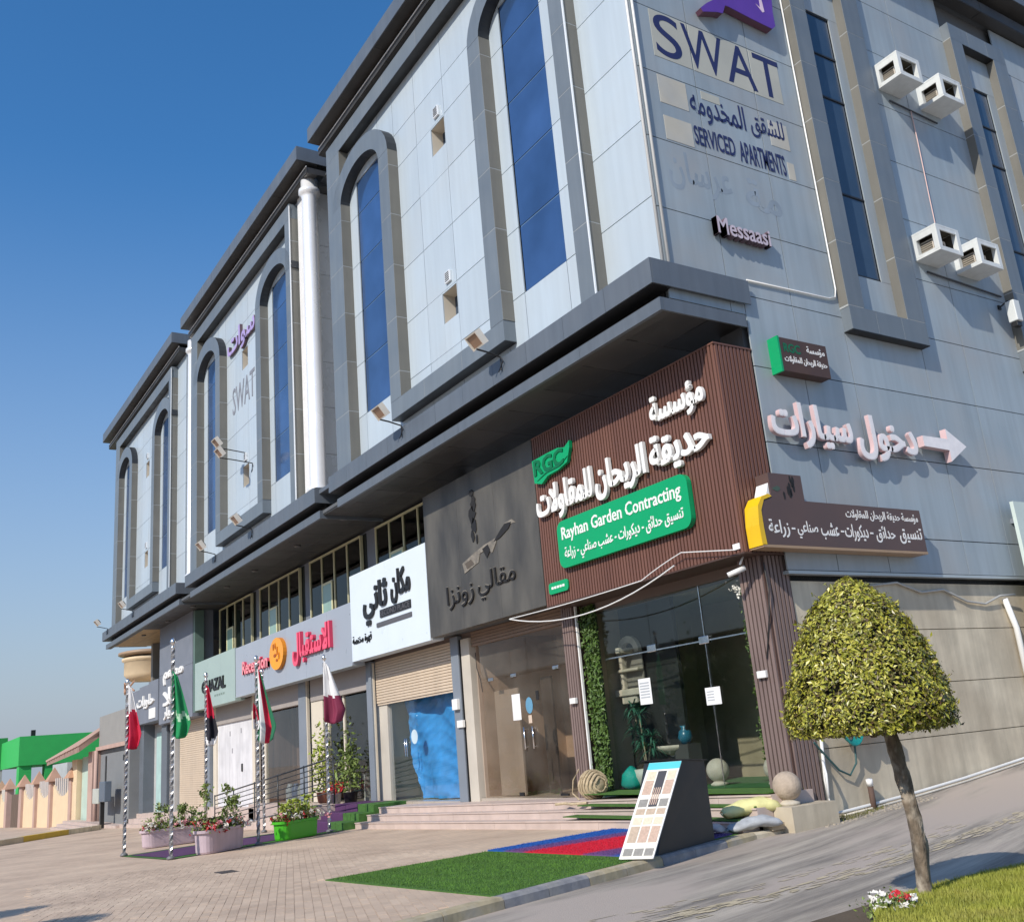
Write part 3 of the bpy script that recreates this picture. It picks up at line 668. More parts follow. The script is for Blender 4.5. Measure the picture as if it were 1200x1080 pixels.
def room(x0, x1, zf, zt, yb, wm, fm=floor_m, side=True):
    r_ = mesh('shop_interior', boxv((x0, yb, zf), (x1, yb+.1, zt)), BF, wm, B)
    box('floor', (x0, 12.9, zf-.3), (x1, yb, zf), fm, r_); box('ceiling', (x0, 13.05, zt-.05), (x1, yb, zt), wm, r_)
    if side:
        box('side_wall', (x0-.05, 13.05, zf), (x0, yb, zt), wm, r_); box('side_wall', (x1, 13.05, zf), (x1+.05, yb, zt), wm, r_)
    return r_
post_m = mat('grey_steel_post', (.20,.23,.27), .5, var=.06)
def post(x0, x1, y0, y1, z0, z1, m=post_m, name='post'): return box(name, (x0, y0, z0), (x1, y1, z1), m, B, bev=.01)
# lintel zone behind the signs
mesh('lintel', boxv((-58, 12.5, 4.45), (-11.9, 13.35, 6.05)), BF, backing, B)
mesh('lintel', boxv((-58, 12.95, 4.15), (-12.3, 13.35, 4.45)), BF, mat('brown_lintel', (.16,.12,.10), .7), B)
# corner shop
box('dark_backdrop', (-17.2, 13.86, .5), (-15.45, 13.95, 4.3), mat('black_backdrop', (.018,.02,.018), .5), B)  # black sheet added to give the niche a near-black background
r1 = room(-17.2, -12.3, .50, 4.3, 16.0, mat('corner_shop_wall', (.34,.28,.19), .85, var=.15, scale=1.5), mat('turf_floor', (.03,.13,.035), .9, var=.2, scale=20))
box('base', (-17.3, 12.95, -.3), (-12.2, 13.3, .5), step_m, B)
gs = [(-16.72, -15.2), (-15.2, -13.66), (-13.66, -12.3)]
for a_, b_ in gs:
    box('shop_window', (a_+.006, 13.0, .52), (b_-.006, 13.012, 3.12), g_big, B); box('shop_window', (a_+.006, 13.0, 3.13), (b_-.006, 13.012, 4.2), g_big, B)
box('glass_rail', (-16.7, 12.99, 3.115), (-12.3, 13.02, 3.14), chrome, B)
for x, z in ((-13.70, 3.12), (-15.2, 3.15)): box('patch_fitting', (x-.10, 12.96, z-.05), (x+.16, 12.99, z+.09), chrome, B, bev=.01)
box('glass_seal', (-13.668, 12.985, .52), (-13.652, 12.998, 4.2), chrome, B)
# slatted posts of the corner shop
def slats(name, x0, x1, y, z0, z1, m, pitch, d=.03, par=None, axis='F'):
    L = []; n_ = int((x1-x0)/pitch); 
    for k in range(n_):
        a_ = x0+k*(x1-x0)/n_; b_ = a_+(x1-x0)/n_*.62
        L.append(((a_, y-d, z0), (b_, y, z1)) if axis == 'F' else ((y, a_, z0), (y+d, b_, z1)))
    return boxes(name, L, m, par or B, kind='stuff')
pl = mat('grey_brown_slat', (.20,.145,.13), .55, var=.1, streak=.08)
box('corner_post', (-12.28, 12.72, .12), (-11.74, 13.35, 4.36), brown_d, B)
for k in range(6): box('slat', (-12.28+k*.092, 12.685, .12), (-12.28+k*.092+.062, 12.72, 4.36), pl, B)
for k in range(6): box('slat', (-11.74, 12.76+k*.095, .12), (-11.71, 12.82+k*.095, 4.36), pl, B)
box('corner_post', (-17.74, 12.74, .35), (-17.32, 13.2, 4.36), brown_d, B)
for k in range(5): box('slat', (-17.74+k*.085, 12.705, .4), (-17.74+k*.085+.056, 12.74, 4.36), pl, B)
box('post_trim', (-17.31, 12.75, .5), (-17.27, 12.8, 4.36), white_p, B)
# middle shop behind dusty glass
r2 = room(-22.1, -17.75, .38, 4.35, 15.6, mat('brown_tiled_wall', (.42,.33,.26), .6, var=.12, scale=2))
for a_, b_ in [(-21.85, -20.42), (-20.42, -19.68), (-19.68, -18.55), (-18.55, -17.78)]:
    box('shop_window', (a_+.006, 12.99, .42), (b_-.006, 13.0, 3.16), g_mid, B); box('shop_window', (a_+.006, 12.99, 3.17), (b_-.006, 13.0, 4.15), g_mid, B)
for x in (-21.35, -20.3, -18.52): box('patch_fitting', (x-.12, 12.96, 3.12), (x+.12, 12.985, 3.2), chrome, B, bev=.01)
for x in (-19.98, -19.62): tube('door_handle', [(x, 12.94, 1.45), (x, 12.94, 1.95)], .018, chrome, B)
for x in (-19.98, -19.62):
    for z in (1.5, 1.9): tube('handle_stud', [(x, 12.93, z), (x, 12.995, z)], .015, chrome, B, 6)
box('floor_spring', (-20.42, 12.95, .42), (-20.24, 12.985, .5), black_m, B); box('floor_spring', (-18.75, 12.95, .42), (-18.45, 12.985, .47), black_m, B)
box('door_panel', (-21.85, 13.35, .4), (-20.75, 13.4, 2.9), mat('grey_brown_door', (.33,.29,.25), .6), B)
box('door_panel', (-20.55, 13.9, .4), (-20.1, 13.95, 3.1), mat('dark_door', (.07,.06,.055), .5), B)
tube('shop_cable', [(-22.0, 12.97, 3.9), (-21.95, 12.95, 3.5), (-21.8, 12.95, 3.2), (-21.75, 12.95, 2.9)], .012, black_m, B, 6)
post(-22.55, -22.12, 12.86, 13.1, .3, 4.3, mat('pale_shop_post', (.52,.48,.41), .6))
post(-23.0, -22.6, 12.80, 13.15, .3, 4.4, post_m); box('post_trim', (-22.60, 12.84, .3), (-22.57, 12.9, 4.3), black_m, B)
sh_d = mat('brown_shutter', (.25,.17,.12), .5, streak=.05)
boxes('shutter_slats', [((-22.1, 12.93, 4.06+.075*k), (-17.8, 12.99, 4.06+.075*k+.062)) for k in range(5)], sh_d, B, kind='stuff')
# blue sheet shop
r3 = room(-27.9, -23.1, .31, 4.35, 15.0, mat('pale_green_wall', (.50,.55,.46), .8), floor_m)
sht = mesh('roller_shutter', boxv((-27.95, 12.95, 3.03), (-23.08, 13.0, 3.08)), BF, shutter_m, B)
for k in range(16): box('slat', (-27.95, 12.92, 3.085+k*.078), (-23.08, 12.985, 3.085+k*.078+.068), shutter_m, sht, bev=.012)
for a_, b_ in [(-27.35, -26.3), (-26.3, -24.9), (-24.9, -23.12)]: box('shop_window', (a_+.006, 13.06, .33), (b_-.006, 13.07, 3.3), glass('clear_glass', (.93,.95,.94), .02, .03), B)
post(-27.95, -27.40, 12.99, 13.15, .3, 3.2, mat('pale_shop_post'))
for x in (-26.36, -26.24): tube('door_handle', [(x, 13.0, 1.5), (x, 13.0, 2.0)], .018, chrome, B)
post(-28.35, -28.0, 12.78, 13.15, .1, 4.35)
box('post_trim', (-28.0, 12.84, .2), (-27.97, 12.9, 4.3), cream_wall, B)
# glass flower shop bays
r4 = room(-33.4, -28.4, .28, 4.3, 15.5, mat('green_dark_wall', (.05,.06,.045), .8, var=.4, scale=2))
r5 = room(-39.3, -34.2, .2, 4.3, 14.6, mat('brown_curtain', (.16,.10,.075), .8, var=.5, scale=2.5, stretch=(4,4,.15)))
for x0, x1 in [(-33.2, -28.4), (-39.2, -34.2)]:
    box('shutter_box', (x0, 12.86, 3.55), (x1, 13.05, 4.3), mat('taupe_box', (.33,.30,.28), .6), B, bev=.02)
    box('shop_window', (x0+.9 if x0 < -35 else x0+1.4, 13.0, .4), (x1-.05, 13.01, 3.5), glass('mid_glass', (.8,.82,.8), .04, .03), B)
for x in (-30.6, -31.9): post(x-.05, x+.05, 12.96, 13.04, .3, 3.55, cream_wall, 'window_bar')
post(-33.25, -32.2, 12.9, 13.06, .25, 3.55, cream_wall)
post(-34.15, -33.45, 12.78, 13.15, 0, 4.35); box('post_trim', (-33.45, 12.8, .1), (-33.38, 12.9, 4.3), cream_wall, B)
post(-39.5, -39.2, 12.86, 13.1, 0, 4.3, cream_wall); post(-38.35, -38.2, 12.95, 13.08, .2, 3.55, cream_wall, 'window_bar')
# white boarded front
bd = mesh('white_boarding', boxv((-44.5, 12.98, .1), (-39.6, 13.05, 3.45)), BF, mat('streaked_white_board', (.66,.66,.68), .55, var=.06, streak=.12, dirt=(.4,.4,.42), dirt_amt=.35, dirt_scale=1.8), B)
box('shutter_box', (-44.5, 12.9, 3.45), (-39.6, 13.05, 4.25), mat('taupe_box'), B); 
box('lock', (-41.2, 12.95, 1.45), (-41.05, 12.98, 1.75), black_m, B)
for x, z in [(-42.8, 2.9), (-41.3, 2.95), (-42.5, 2.2)]: box('stain_patch', (x, 12.975, z), (x+.14, 12.98, z+.2), mat('grey_patch', (.3,.3,.32), .7), B)
post(-44.95, -44.5, 12.9, 13.1, 0, 4.3, cream_wall); post(-45.5, -45.0, 12.75, 13.15, -.3, 4.3)
# beige shutter shop
sh2 = mesh('roller_shutter', boxv((-50.6, 12.97, -.2), (-45.6, 13.0, 4.2)), BF, shutter_m, B)
for k in range(46): box('slat', (-50.6, 12.92, -.18+k*.094), (-45.6, 12.97, -.18+k*.094+.082), shutter_m, sh2)
post(-51.6, -50.7, 12.7, 13.15, -.5, 4.2, mat('pale_grey_post', (.42,.43,.43), .6))
box('turquoise_door', (-55.6, 13.0, -.3), (-53.9, 13.06, 3.7), mat('turquoise_panel', (.42,.60,.57), .4), B)
box('wall_panel', (-56.3, 13.06, -.8), (-50.7, 13.1, 4.2), mat('pale_grey_post'), B)
post(-57.3, -56.3, 12.5, 13.2, -1, 4.4, mat('dark_grey_post', (.12,.14,.165), .6)); post(-52.9, -51.8, 12.6, 13.1, -.8, 4.2, mat('dark_grey_post'))
mesh('end_wall', boxv((-58.0, 13.2, -1.5), (-57.6, 30, 8.8)), BF, mat('recess_grey'), B)
mesh('end_soffit', boxv((-59.0, 11.14, 8.655), (-58.95, 13.2, 8.8)), BF, soffit_m, B)
# upper left corner tower
mesh('tower', boxv((-52.6, 12.45, 3.95), (-45.6, 13.1, 8.66)), BF, mat('mezzanine_grey'), B)
mesh('tower_side', boxv((-53.6, 13.1, 4.4), (-52.6, 13.6, 8.66)), BF, black_m, B)

# ------------------------------------------------------------------ steps up to the shops
st = thing('entrance_steps', (-19, 12, 0), None, None); st['kind'] = 'structure'
def zfl(x): return .50-.018*(-12-x) if x < -12 else .5
nst = 3
# treads follow the gentle slope of the street, one stone after another
for k in range(nst):
    yf = 11.32+.36*k; 
    for i in range(12):
        x0 = -26.2+i*1.213; x1 = x0+1.207; xm = (x0+x1)/2
        top = G(xm, 0)+(zfl(xm)-G(xm, 0))*(k+1)/nst
        vs = [(x0, yf, G(x0,0)-.3), (x1, yf, G(x1,0)-.3), (x1, 12.98, G(x1,0)-.3), (x0, 12.98, G(x0,0)-.3)]
        t0 = G(x0, 0)+(zfl(x0)-G(x0, 0))*(k+1)/nst-.002*k; t1 = G(x1, 0)+(zfl(x1)-G(x1, 0))*(k+1)/nst-.002*k
        vs += [(x0, yf, t0-.025), (x1, yf, t1-.025), (x1, 12.98, t1-.025), (x0, 12.98, t0-.025)]
        mesh('riser', vs, BF, step_m, st)
        e_ = .02
        vs = [(x0, yf-e_, t0-.025), (x1, yf-e_, t1-.025), (x1, yf+.4 if k < 2 else 12.98, t1-.025), (x0, yf+.4 if k < 2 else 12.98, t0-.025)]
        vs += [(x0, yf-e_, t0), (x1, yf-e_, t1), (x1, yf+.4 if k < 2 else 12.98, t1), (x0, yf+.4 if k < 2 else 12.98, t0)]
        mesh('tread', vs, BF, step_m, st)
# corner block at the end of the steps
mesh('end_block', boxv((-11.64, 12.02, -.3), (-11.26, 13.05, .31)), BF, concrete, st)
for k, z in ((0, .183), (1, .348)):
    o = box('turf_strip', (-16.4, 11.33+.36*k, z-.012), (-11.7, 11.66+.36*k, z+.006), turf_m); tag(o, ['green turf strip on the lowest step of the corner shop', 'green turf strip on the middle step of the corner shop'][k], 'turf strip')
    o.location.z += .004
o = box('turf_landing', (-16.7, 12.06, .512), (-11.72, 12.94, .526), turf_m); tag(o, 'green turf laid on the top landing under the corner shop window', 'turf')
# left steps and plinth
for k in range(3):
    for i in range(8):
        x0 = -57.5+i*1.5; z = G(x0, 12)+.18+.22*k
        box('step_stone', (x0, 11.6+.4*k, z-.6), (x0+1.49, 12.98, z), step_m, st)
mesh('plinth', boxv((-45.5, 12.4, -1), (-38, 12.98, .1)), BF, step_m, st)
# purple steps up from the walkway, ramp and railing
hs = thing('hotel_steps', (-28.2, 11.5, -.25), 'purple carpeted steps with green edges in front of the hotel door', 'steps')
for k in range(3):
    z0, z1 = -.3, -.24+.19*(k+1)
    for j, (x0, x1, m_) in enumerate([(-29.0, -28.2, mg), (-28.2, -27.35, mg), (-27.35, -26.8, mgreen), (-26.8, -26.25, mgreen)]):
        box('step_block', (x0+.012+.38*0, 11.0+.45*k, z0), (x1-.012, 12.95, z1), m_, hs, bev=.015)
rm = thing('wheelchair_ramp', (-33, 11.8, -.4), 'purple carpeted ramp rising behind the planters to the shop doors', 'ramp')
mesh('ramp_body', [(-38.5, 11.15, -.8), (-29.0, 11.15, -.8), (-29.0, 12.4, -.8), (-38.5, 12.4, -.8), (-38.5, 11.15, -.47), (-29.0, 11.15, .30), (-29.0, 12.4, .30), (-38.5, 12.4, -.47)], BF, step_m, rm)
mesh('ramp_carpet', [(-38.5, 11.17, -.455), (-29.0, 11.17, .315), (-29.0, 12.38, .315), (-38.5, 12.38, -.455)], [(0,1,2,3)], mg, rm)
box('platform', (-38.6, 12.4, -.8), (-29.0, 12.98, .25), step_m, rm)
rl = thing('handrail', (-33, 11.1, -.3), 'black metal railing with sloping bars along the ramp', 'railing')
rp0 = lambda s, h: (-38.4+11.4*s, 11.08, -.45+.98*s+h)
for k in range(7): tube('rail_bar', [rp0(0, .22+.15*k), rp0(1, .22+.15*k)], .024 if k == 6 else .014, mat('dark_rail', (.035,.04,.045), .4, .3), rl, 8)
for k in range(6): s = k/5; tube('rail_post', [rp0(s, -.1), rp0(s, 1.16)], .022, mat('dark_rail'), rl, 8)

# ------------------------------------------------------------------ shop signs on the front
def rrect(u0, u1, v0, v1, r, n=6):
    out = []
    for cx, cy, a0_ in ((u1-r, v1-r, 0), (u0+r, v1-r, 90), (u0+r, v0+r, 180), (u1-r, v0+r, 270)):
        for i in range(n+1): a = R(a0_+90*i/n); out.append((cx+r*math.cos(a), cy+r*math.sin(a)))
    return out
bs = thing('shop_sign', (-14.5, 12.4, 4.35), 'big ribbed brown sign with white Arabic letters and a green plate on the corner shop', 'shop sign')
box('sign_board', (-17.50, 12.235, 4.35), (-11.64, 13.16, 8.14), brown_d, bs)
slats('rib', -17.52, -11.60, 12.235, 4.36, 8.13, brown, .088, .03, bs)
slats('rib', 12.24, 13.16, -11.64, 4.36, 8.13, brown, .088, .03, bs, 'S')
box('top_trim', (-17.53, 12.195, 8.13), (-11.60, 13.16, 8.16), brown, bs)
box('bottom_trim', (-17.53, 12.195, 4.33), (-11.60, 13.16, 4.355), brown_d, bs)
def ftext(name, s, u0, u1, v0, v1, m, par, y=12.2, d=.05, side=None, ar=True, bold=0, off=.0):
    return text(name, s, u0, u1, v0, v1, y-off, y-off-d, toF, m, par, side, ar, bold)
ftext('lettering', 'مؤسسة', -13.40, -11.93, 7.02, 7.68, letter_w, bs, d=.07, off=.03, bold=.035)
for wd, u0, u1, v0, v1 in [('حديقة', -13.55, -11.93, 6.16, 6.92), ('الريحان', -15.28, -13.68, 6.12, 6.92), ('للمقاولات', -17.42, -15.38, 6.10, 6.92)]:
    ftext('lettering', wd, u0, u1, v0, v1, letter_w, bs, d=.08, off=.03, bold=.034)
prism('green_plate', rrect(-16.72, -12.62, 5.02, 6.02, .2), 12.19, 12.08, toF, green_p, bs)
ftext('lettering', 'Rayhan Garden Contracting', -16.55, -12.80, 5.53, 5.88, letter_w, bs, y=12.08, d=.012, ar=False, bold=.012)
ftext('lettering', 'تنسيق حدائق - ديكورات - عشب صناعي - زراعة', -16.50, -12.80, 5.10, 5.45, letter_w, bs, y=12.08, d=.012, bold=.012)
leaf = [(-17.42,7.08),(-17.15,7.0),(-16.9,7.12),(-16.5,7.14),(-16.15,7.22),(-16.02,7.5),(-16.0,7.66),(-16.2,7.56),(-16.45,7.62),(-16.9,7.62),(-17.45,7.60)]
prism('green_logo', leaf, 12.19, 12.11, toF, green_p, bs)
ftext('logo_lettering', 'RGC', -17.38, -16.25, 7.22, 7.58, mat('dark_green', (.0,.14,.05), .4), bs, y=12.11, d=.02, ar=False, bold=.03)
prism('logo_swoosh', [(-17.3,7.10),(-16.9,7.19),(-16.4,7.20),(-16.1,7.34),(-16.4,7.26),(-16.9,7.23)], 12.108, 12.095, toF, mat('dark_green'), bs)
prism('small_green_plate', rrect(-17.33, -16.62, 4.58, 4.82, .07), 12.19, 12.16, toF, green_p, bs)
boxes('tiny_print', [((-17.22+k*.1, 12.155, 4.68), (-17.22+k*.1+.075, 12.16, 4.73)) for k in range(5)], letter_w, bs)
box('maker_tag', (-11.84, 12.185, 4.42), (-11.68, 12.2, 4.52), letter_w, bs)

soot = bpy.data.materials.new('scorched_panel'); soot.use_nodes = True
n = soot.node_tree.nodes; l = soot.node_tree.links; b = n['Principled BSDF']; b.inputs['Roughness'].default_value = .45
geo = n.new('ShaderNodeNewGeometry'); sc = n.new('ShaderNodeVectorMath'); sc.operation = 'MULTIPLY'; sc.inputs[1].default_value = (1.5, 1, .5); l.new(geo.outputs['Position'], sc.inputs[0])
t = n.new('ShaderNodeTexNoise'); t.inputs['Scale'].default_value = 1.0; t.inputs['Detail'].default_value = 8; l.new(sc.outputs[0], t.inputs[0])
cr = n.new('ShaderNodeValToRGB'); e = cr.color_ramp.elements; e[0].position = .28; e[0].color = (.038,.036,.034,1); e[1].position = .75; e[1].color = (.125,.117,.10,1)
l.new(t.outputs[0], cr.inputs[0]); l.new(cr.outputs[0], b.inputs['Base Color'])
ks = thing('shop_sign', (-20.2, 12.4, 4.35), 'scorched black sign with burnt letters between the white and brown signs', 'shop sign')
for k in range(3): box('sign_panel', (-22.9+k*1.785+.003, 12.2, 4.40), (-22.9+(k+1)*1.785-.003, 12.5, 8.16), soot, ks)
char = mat('charred_black', (.012,.012,.013), .7); flake = mat('peeled_flake', (.20,.18,.15), .6, var=.3, scale=9)
ftext('lettering', 'مقالي', -20.35, -18.65, 4.95, 5.62, flake, ks, y=12.2, d=.008, bold=.02)
ftext('lettering', 'مقالي', -20.30, -18.62, 4.93, 5.60, char, ks, y=12.19, d=.03, bold=.0)
ftext('lettering', 'زونزا', -21.9, -20.55, 4.95, 5.55, flake, ks, y=12.2, d=.008, bold=.02)
ftext('lettering', 'زونزا', -21.86, -20.52, 4.93, 5.53, char, ks, y=12.19, d=.03)
rr = random.Random(4)
def blob(u, v, w_, h_, nn=9, seed=0):
    q = random.Random(seed); return [(u+w_*math.cos(2*math.pi*i/nn)*q.uniform(.6,1.2), v+h_*math.sin(2*math.pi*i/nn)*q.uniform(.6,1.2)) for i in range(nn)]
for i, (u, v, w_, h_) in enumerate([(-20.32,7.62,.10,.1),(-20.25,7.35,.13,.2),(-20.35,7.08,.17,.22),(-20.28,6.8,.13,.2),(-20.38,6.55,.09,.14),(-20.2,6.42,.04,.12)]):
    prism('steam_mark', blob(u, v, w_, h_, 10, i), 12.199, 12.18, toF, char, ks)
prism('pan_mark', [(-20.98,5.98),(-20.9,5.72),(-20.2,5.86),(-20.12,6.06),(-19.75,6.1),(-19.55,5.96),(-19.35,6.16),(-19.3,6.28),(-19.9,6.22),(-20.4,6.12)], 12.199, 12.185, toF, flake, ks)
prism('pan_mark', [(-20.85,5.95),(-20.55,6.0),(-20.4,5.86),(-20.75,5.8)], 12.184, 12.18, toF, mat('soot_brown', (.09,.075,.06), .7), ks)
prism('pan_mark', [(-19.98,6.14),(-19.72,6.2),(-19.62,6.05),(-19.8,5.88)], 12.184, 12.18, toF, char, ks)
prism('handle_mark', [(-19.45,6.2),(-19.1,6.42),(-18.9,6.52),(-18.62,6.5),(-18.75,6.38),(-19.15,6.24)], 12.199, 12.18, toF, char, ks)
prism('handle_edge', [(-18.95,6.53),(-18.6,6.56),(-18.45,6.45),(-18.7,6.47)], 12.199, 12.188, toF, flake, ks)

ws = thing('shop_sign', (-25.4, 12.4, 4.35), 'white sign with bold black Arabic letters above the beige roller shutter', 'shop sign')
wsm = mat('white_sign_panel', (.66,.74,.80), .35, var=.02)
for k in range(2): box('sign_panel', (-27.97+k*2.525+.002, 12.2, 4.35), (-27.97+(k+1)*2.525-.002, 12.6, 6.93), wsm, ws)
ftext('lettering', 'مكان', -25.05, -23.85, 5.62, 6.55, black_m, ws, d=.06, bold=.03)
ftext('lettering', 'ثاني', -26.95, -25.3, 5.25, 6.45, black_m, ws, d=.06, bold=.03)
box('underline_block', (-25.85, 12.17, 5.36), (-23.9, 12.2, 5.58), black_m, ws)
ftext('lettering', 'SECOND PLACE', -25.8, -23.95, 5.39, 5.55, mat('grey_print', (.10,.10,.11), .5), ws, y=12.17, d=.006, ar=False)
box('underline_block', (-26.1, 12.17, 5.12), (-23.88, 12.2, 5.24), mat('grey_print'), ws)
ftext('lettering', 'قهوة مختصة', -27.85, -26.5, 4.78, 5.08, black_m, ws, d=.03, bold=.0)

pk = thing('shop_sign', (-33.7, 12.4, 4.25), 'grey hotel reception sign with pink letters and a round orange emblem', 'shop sign')
pkm = mat('silver_grey_panel', (.36,.40,.46), .35, .1, var=.03, rand=.03)
for k in range(6): box('sign_panel', (-39.4+k*1.905+.004, 12.2, 4.27), (-39.4+(k+1)*1.905-.004, 12.6, 6.15), pkm, pk)
box('bottom_trim', (-39.4, 12.19, 4.24), (-27.98, 12.62, 4.268), mat('light_metal_trim'), pk)
pink = mat('pink_letter', (.85,.09,.17), .35); pinks = mat('pink_letter_side', (.55,.04,.10), .4)
ftext('lettering', 'الاستقبال', -32.75, -29.4, 4.72, 5.82, pink, pk, d=.12, bold=.03, side=pinks)
ftext('lettering', 'Reception', -38.3, -35.35, 4.85, 5.5, mat('pink_letter_light', (.85,.30,.33), .4), pk, d=.10, ar=False, bold=.03, side=pinks)
emb = [(-34.28+.72*math.cos(2*math.pi*i/28), 5.35+.56*math.sin(2*math.pi*i/28)) for i in range(28)]
prism('round_emblem', emb, 12.2, 12.06, toF, mat('orange_acrylic', (.85,.33,.01), .3), pk, side=mat('orange_side', (.6,.2,.0), .4))
q = mat('emblem_mark', (.35,.08,.0), .4)
for u, v, a_, b_ in [(-34.55,5.62,.05,.12),(-34.35,5.6,.05,.12),(-34.15,5.45,.05,.18),(-34.4,5.3,.16,.06),(-34.2,5.12,.14,.05),(-33.98,5.25,.04,.12)]:
    prism('emblem_stroke', blob(u, v, a_, b_, 8, int(v*100)), 12.06, 12.04, toF, q, pk)

gz = thing('shop_sign', (-42.4, 12.4, 4.2), 'pale green sign with black latin letters behind the third flagpole', 'shop sign')
for k in range(3): box('sign_panel', (-45.3+k*1.94+.004, 12.2, 4.15), (-45.3+(k+1)*1.94-.004, 12.6, 6.2), mat('pale_green_panel', (.34,.44,.41), .4, var=.03), gz)
ftext('lettering', 'GHAZAL', -44.1, -40.7, 4.78, 5.28, black_m, gz, d=.05, ar=False, bold=.03)
boxes('small_print', [((-42.3+.3*k, 12.195, 4.52), (-42.1+.3*k, 12.2, 4.60)) for k in range(5)], mat('dim_green_print', (.18,.25,.22), .5), gz)
box('sign_edge', (-45.6, 12.2, 4.1), (-45.32, 12.6, 8.6), mat('dark_green_strip', (.10,.16,.14), .5), gz)

tw = thing('shop_sign', (-49, 12.3, 4), 'tall grey corner sign with stacked white Arabic letters', 'shop sign')
for k in range(2):
    for j in range(2): box('sign_panel', (-51.8+k*3.05+.005, 12.2, 3.95+j*2.35+.005), (-51.8+(k+1)*3.05-.005, 12.44, 3.95+(j+1)*2.35-.005), mat('mezzanine_grey'), tw)
ftext('lettering', 'مطعم', -50.8, -47.2, 5.75, 6.6, letter_w, tw, d=.08, bold=.03); ftext('lettering', 'حلا', -50.8, -47.3, 4.75, 5.6, letter_w, tw, d=.08, bold=.03)
ftext('lettering', 'ديار', -50.6, -49.0, 4.1, 4.7, letter_w, tw, d=.08, bold=.03)
lw = thing('shop_sign', (-55, 12.3, 4.2), 'low grey sign with white Arabic letters at the far left end of the block', 'shop sign')
for k in range(3): box('sign_panel', (-57.9+k*2.03+.005, 12.15, 4.2), (-57.9+(k+1)*2.03-.005, 13.2, 6.0+.1*k), mat('mezzanine_grey'), lw)
ftext('lettering', 'حلويات', -56.2, -52.5, 4.9, 5.6, letter_w, lw, y=12.15, d=.08, bold=.03)
box('white_plate', (-53.6, 12.12, 4.35), (-52.3, 12.15, 4.85), letter_w, lw)

# ------------------------------------------------------------------ side facade lettering and signs
navy = mat('navy_print', (.02,.025,.10), .5)
patch = mat('unpainted_patch', (.46,.46,.40), .6, var=.08, scale=1)
patch2 = mat('beige_patch', (.52,.49,.41), .6, var=.12, scale=1.2, dirt=(.42,.46,.48), dirt_amt=.7)
sg = thing('painted_wall_sign', (-11.6, 13.5, 12), 'navy SWAT serviced apartments lettering on the side wall by the corner', 'wall sign')
for (y0, y1, z0, z1, m_) in [(11.80, 12.78, 14.05, 15.13, patch), (12.82, 14.48, 14.05, 15.13, patch), (14.52, 15.36, 14.05, 15.13, patch),
        (11.78, 12.5, 13.0, 13.62, patch2), (11.80, 12.5, 12.2, 12.72, patch2), (14.75, 15.3, 12.9, 13.5, patch2), (15.12, 15.32, 12.2, 12.6, patch2), (12.9, 13.4, 13.42, 13.6, patch)]:
    box('painted_patch', (-11.6005, y0, z0), (-11.594, y1, z1), m_, sg)
def stext(name, s, y0, y1, z0, z1, m, par, x=-11.594, d=.004, side=None, ar=False, bold=0, res=3): return text(name, s, y0, y1, z0, z1, x, x+d, toS, m, par, side, ar, bold, res)
for ch, a_, b_ in [('S', 11.88, 12.55), ('W', 12.62, 13.72), ('A', 13.78, 14.62), ('T', 14.62, 15.38)]: stext('letter', ch, a_, b_, 14.12, 15.10, navy, sg, res=8)
stext('lettering', 'للشقق', 14.2, 15.18, 12.95, 13.55, navy, sg, ar=True, bold=.01); stext('lettering', 'المخدومه', 12.55, 14.05, 12.85, 13.58, navy, sg, ar=True, bold=.01)
stext('lettering', 'SERVICED', 12.54, 13.62, 12.30, 12.72, navy, sg, bold=.012); stext('lettering', 'APARTMENTS', 13.74, 15.05, 12.24, 12.72, navy, sg, bold=.012)
ghost = mat('ghost_lettering', (.27,.325,.38), .6, var=.15)
gh = stext('lettering', 'عرسان', 11.72, 13.35, 11.15, 12.02, ghost, sg, ar=True, x=-11.599, d=.0008, bold=.02); stext('lettering', 'مة', 13.7, 14.7, 11.2, 11.9, ghost, sg, ar=True, x=-11.599, d=.0008, bold=.02)
pp = thing('wall_sign', (-11.5, 14.3, 16), 'purple three dimensional Arabic sign with pink edges above SWAT', 'wall sign')
purple = mat('purple_acrylic', (.12,.045,.33), .35)
pe = mat('pink_edge', (.80,.62,.72), .4)
pl_ = [(13.10,15.51),(13.15,15.43),(13.58,15.58),(13.72,15.60),(13.83,15.84),(13.92,15.85),(14.58,15.80),(15.21,15.77),(15.32,15.88),(15.32,16.24),(15.40,16.9),(15.30,17.9),(15.10,17.95),(14.95,17.2),(14.90,16.6),(14.72,16.6),(14.70,17.5),(14.48,17.6),(14.40,16.7),(14.28,16.6),(14.22,17.3),(14.02,17.4),(13.95,16.3),(13.51,15.86),(13.29,15.69)]
prism('sign_body', pl_, -11.58, -11.425, toS, pe, pp, side=mat('dark_sign_side', (.12,.05,.08), .5))
cx_ = sum(p[0] for p in pl_)/len(pl_); cz_ = sum(p[1] for p in pl_)/len(pl_)
bm_ = bmesh.new(); vv_ = [bm_.verts.new((p[0], p[1], 0)) for p in pl_]; ff_ = bm_.faces.new(vv_); bmesh.ops.inset_region(bm_, faces=[ff_], thickness=.035, use_even_offset=True)
inner_ = [ (v.co.x, v.co.y) for v in ff_.verts ]; bm_.free()
prism('sign_face', inner_, -11.425, -11.41, toS, purple, pp)
prism('slit', [(14.80,16.26),(14.98,16.10),(15.04,16.14),(15.0,16.6),(14.95,16.6),(14.93,16.2)], -11.41, -11.405, toS, pe, pp)
ms = thing('wall_sign', (-11.5, 13.3, 10.4), 'small row of pinkish raised letters below the painted signs', 'wall sign')
stext('lettering', 'Messaasi', 12.62, 14.02, 10.34, 10.70, mat('pale_pink_letter', (.58,.50,.56), .4), ms, x=-11.58, d=.14, bold=.02, side=mat('dark_plum', (.12,.08,.10), .5))
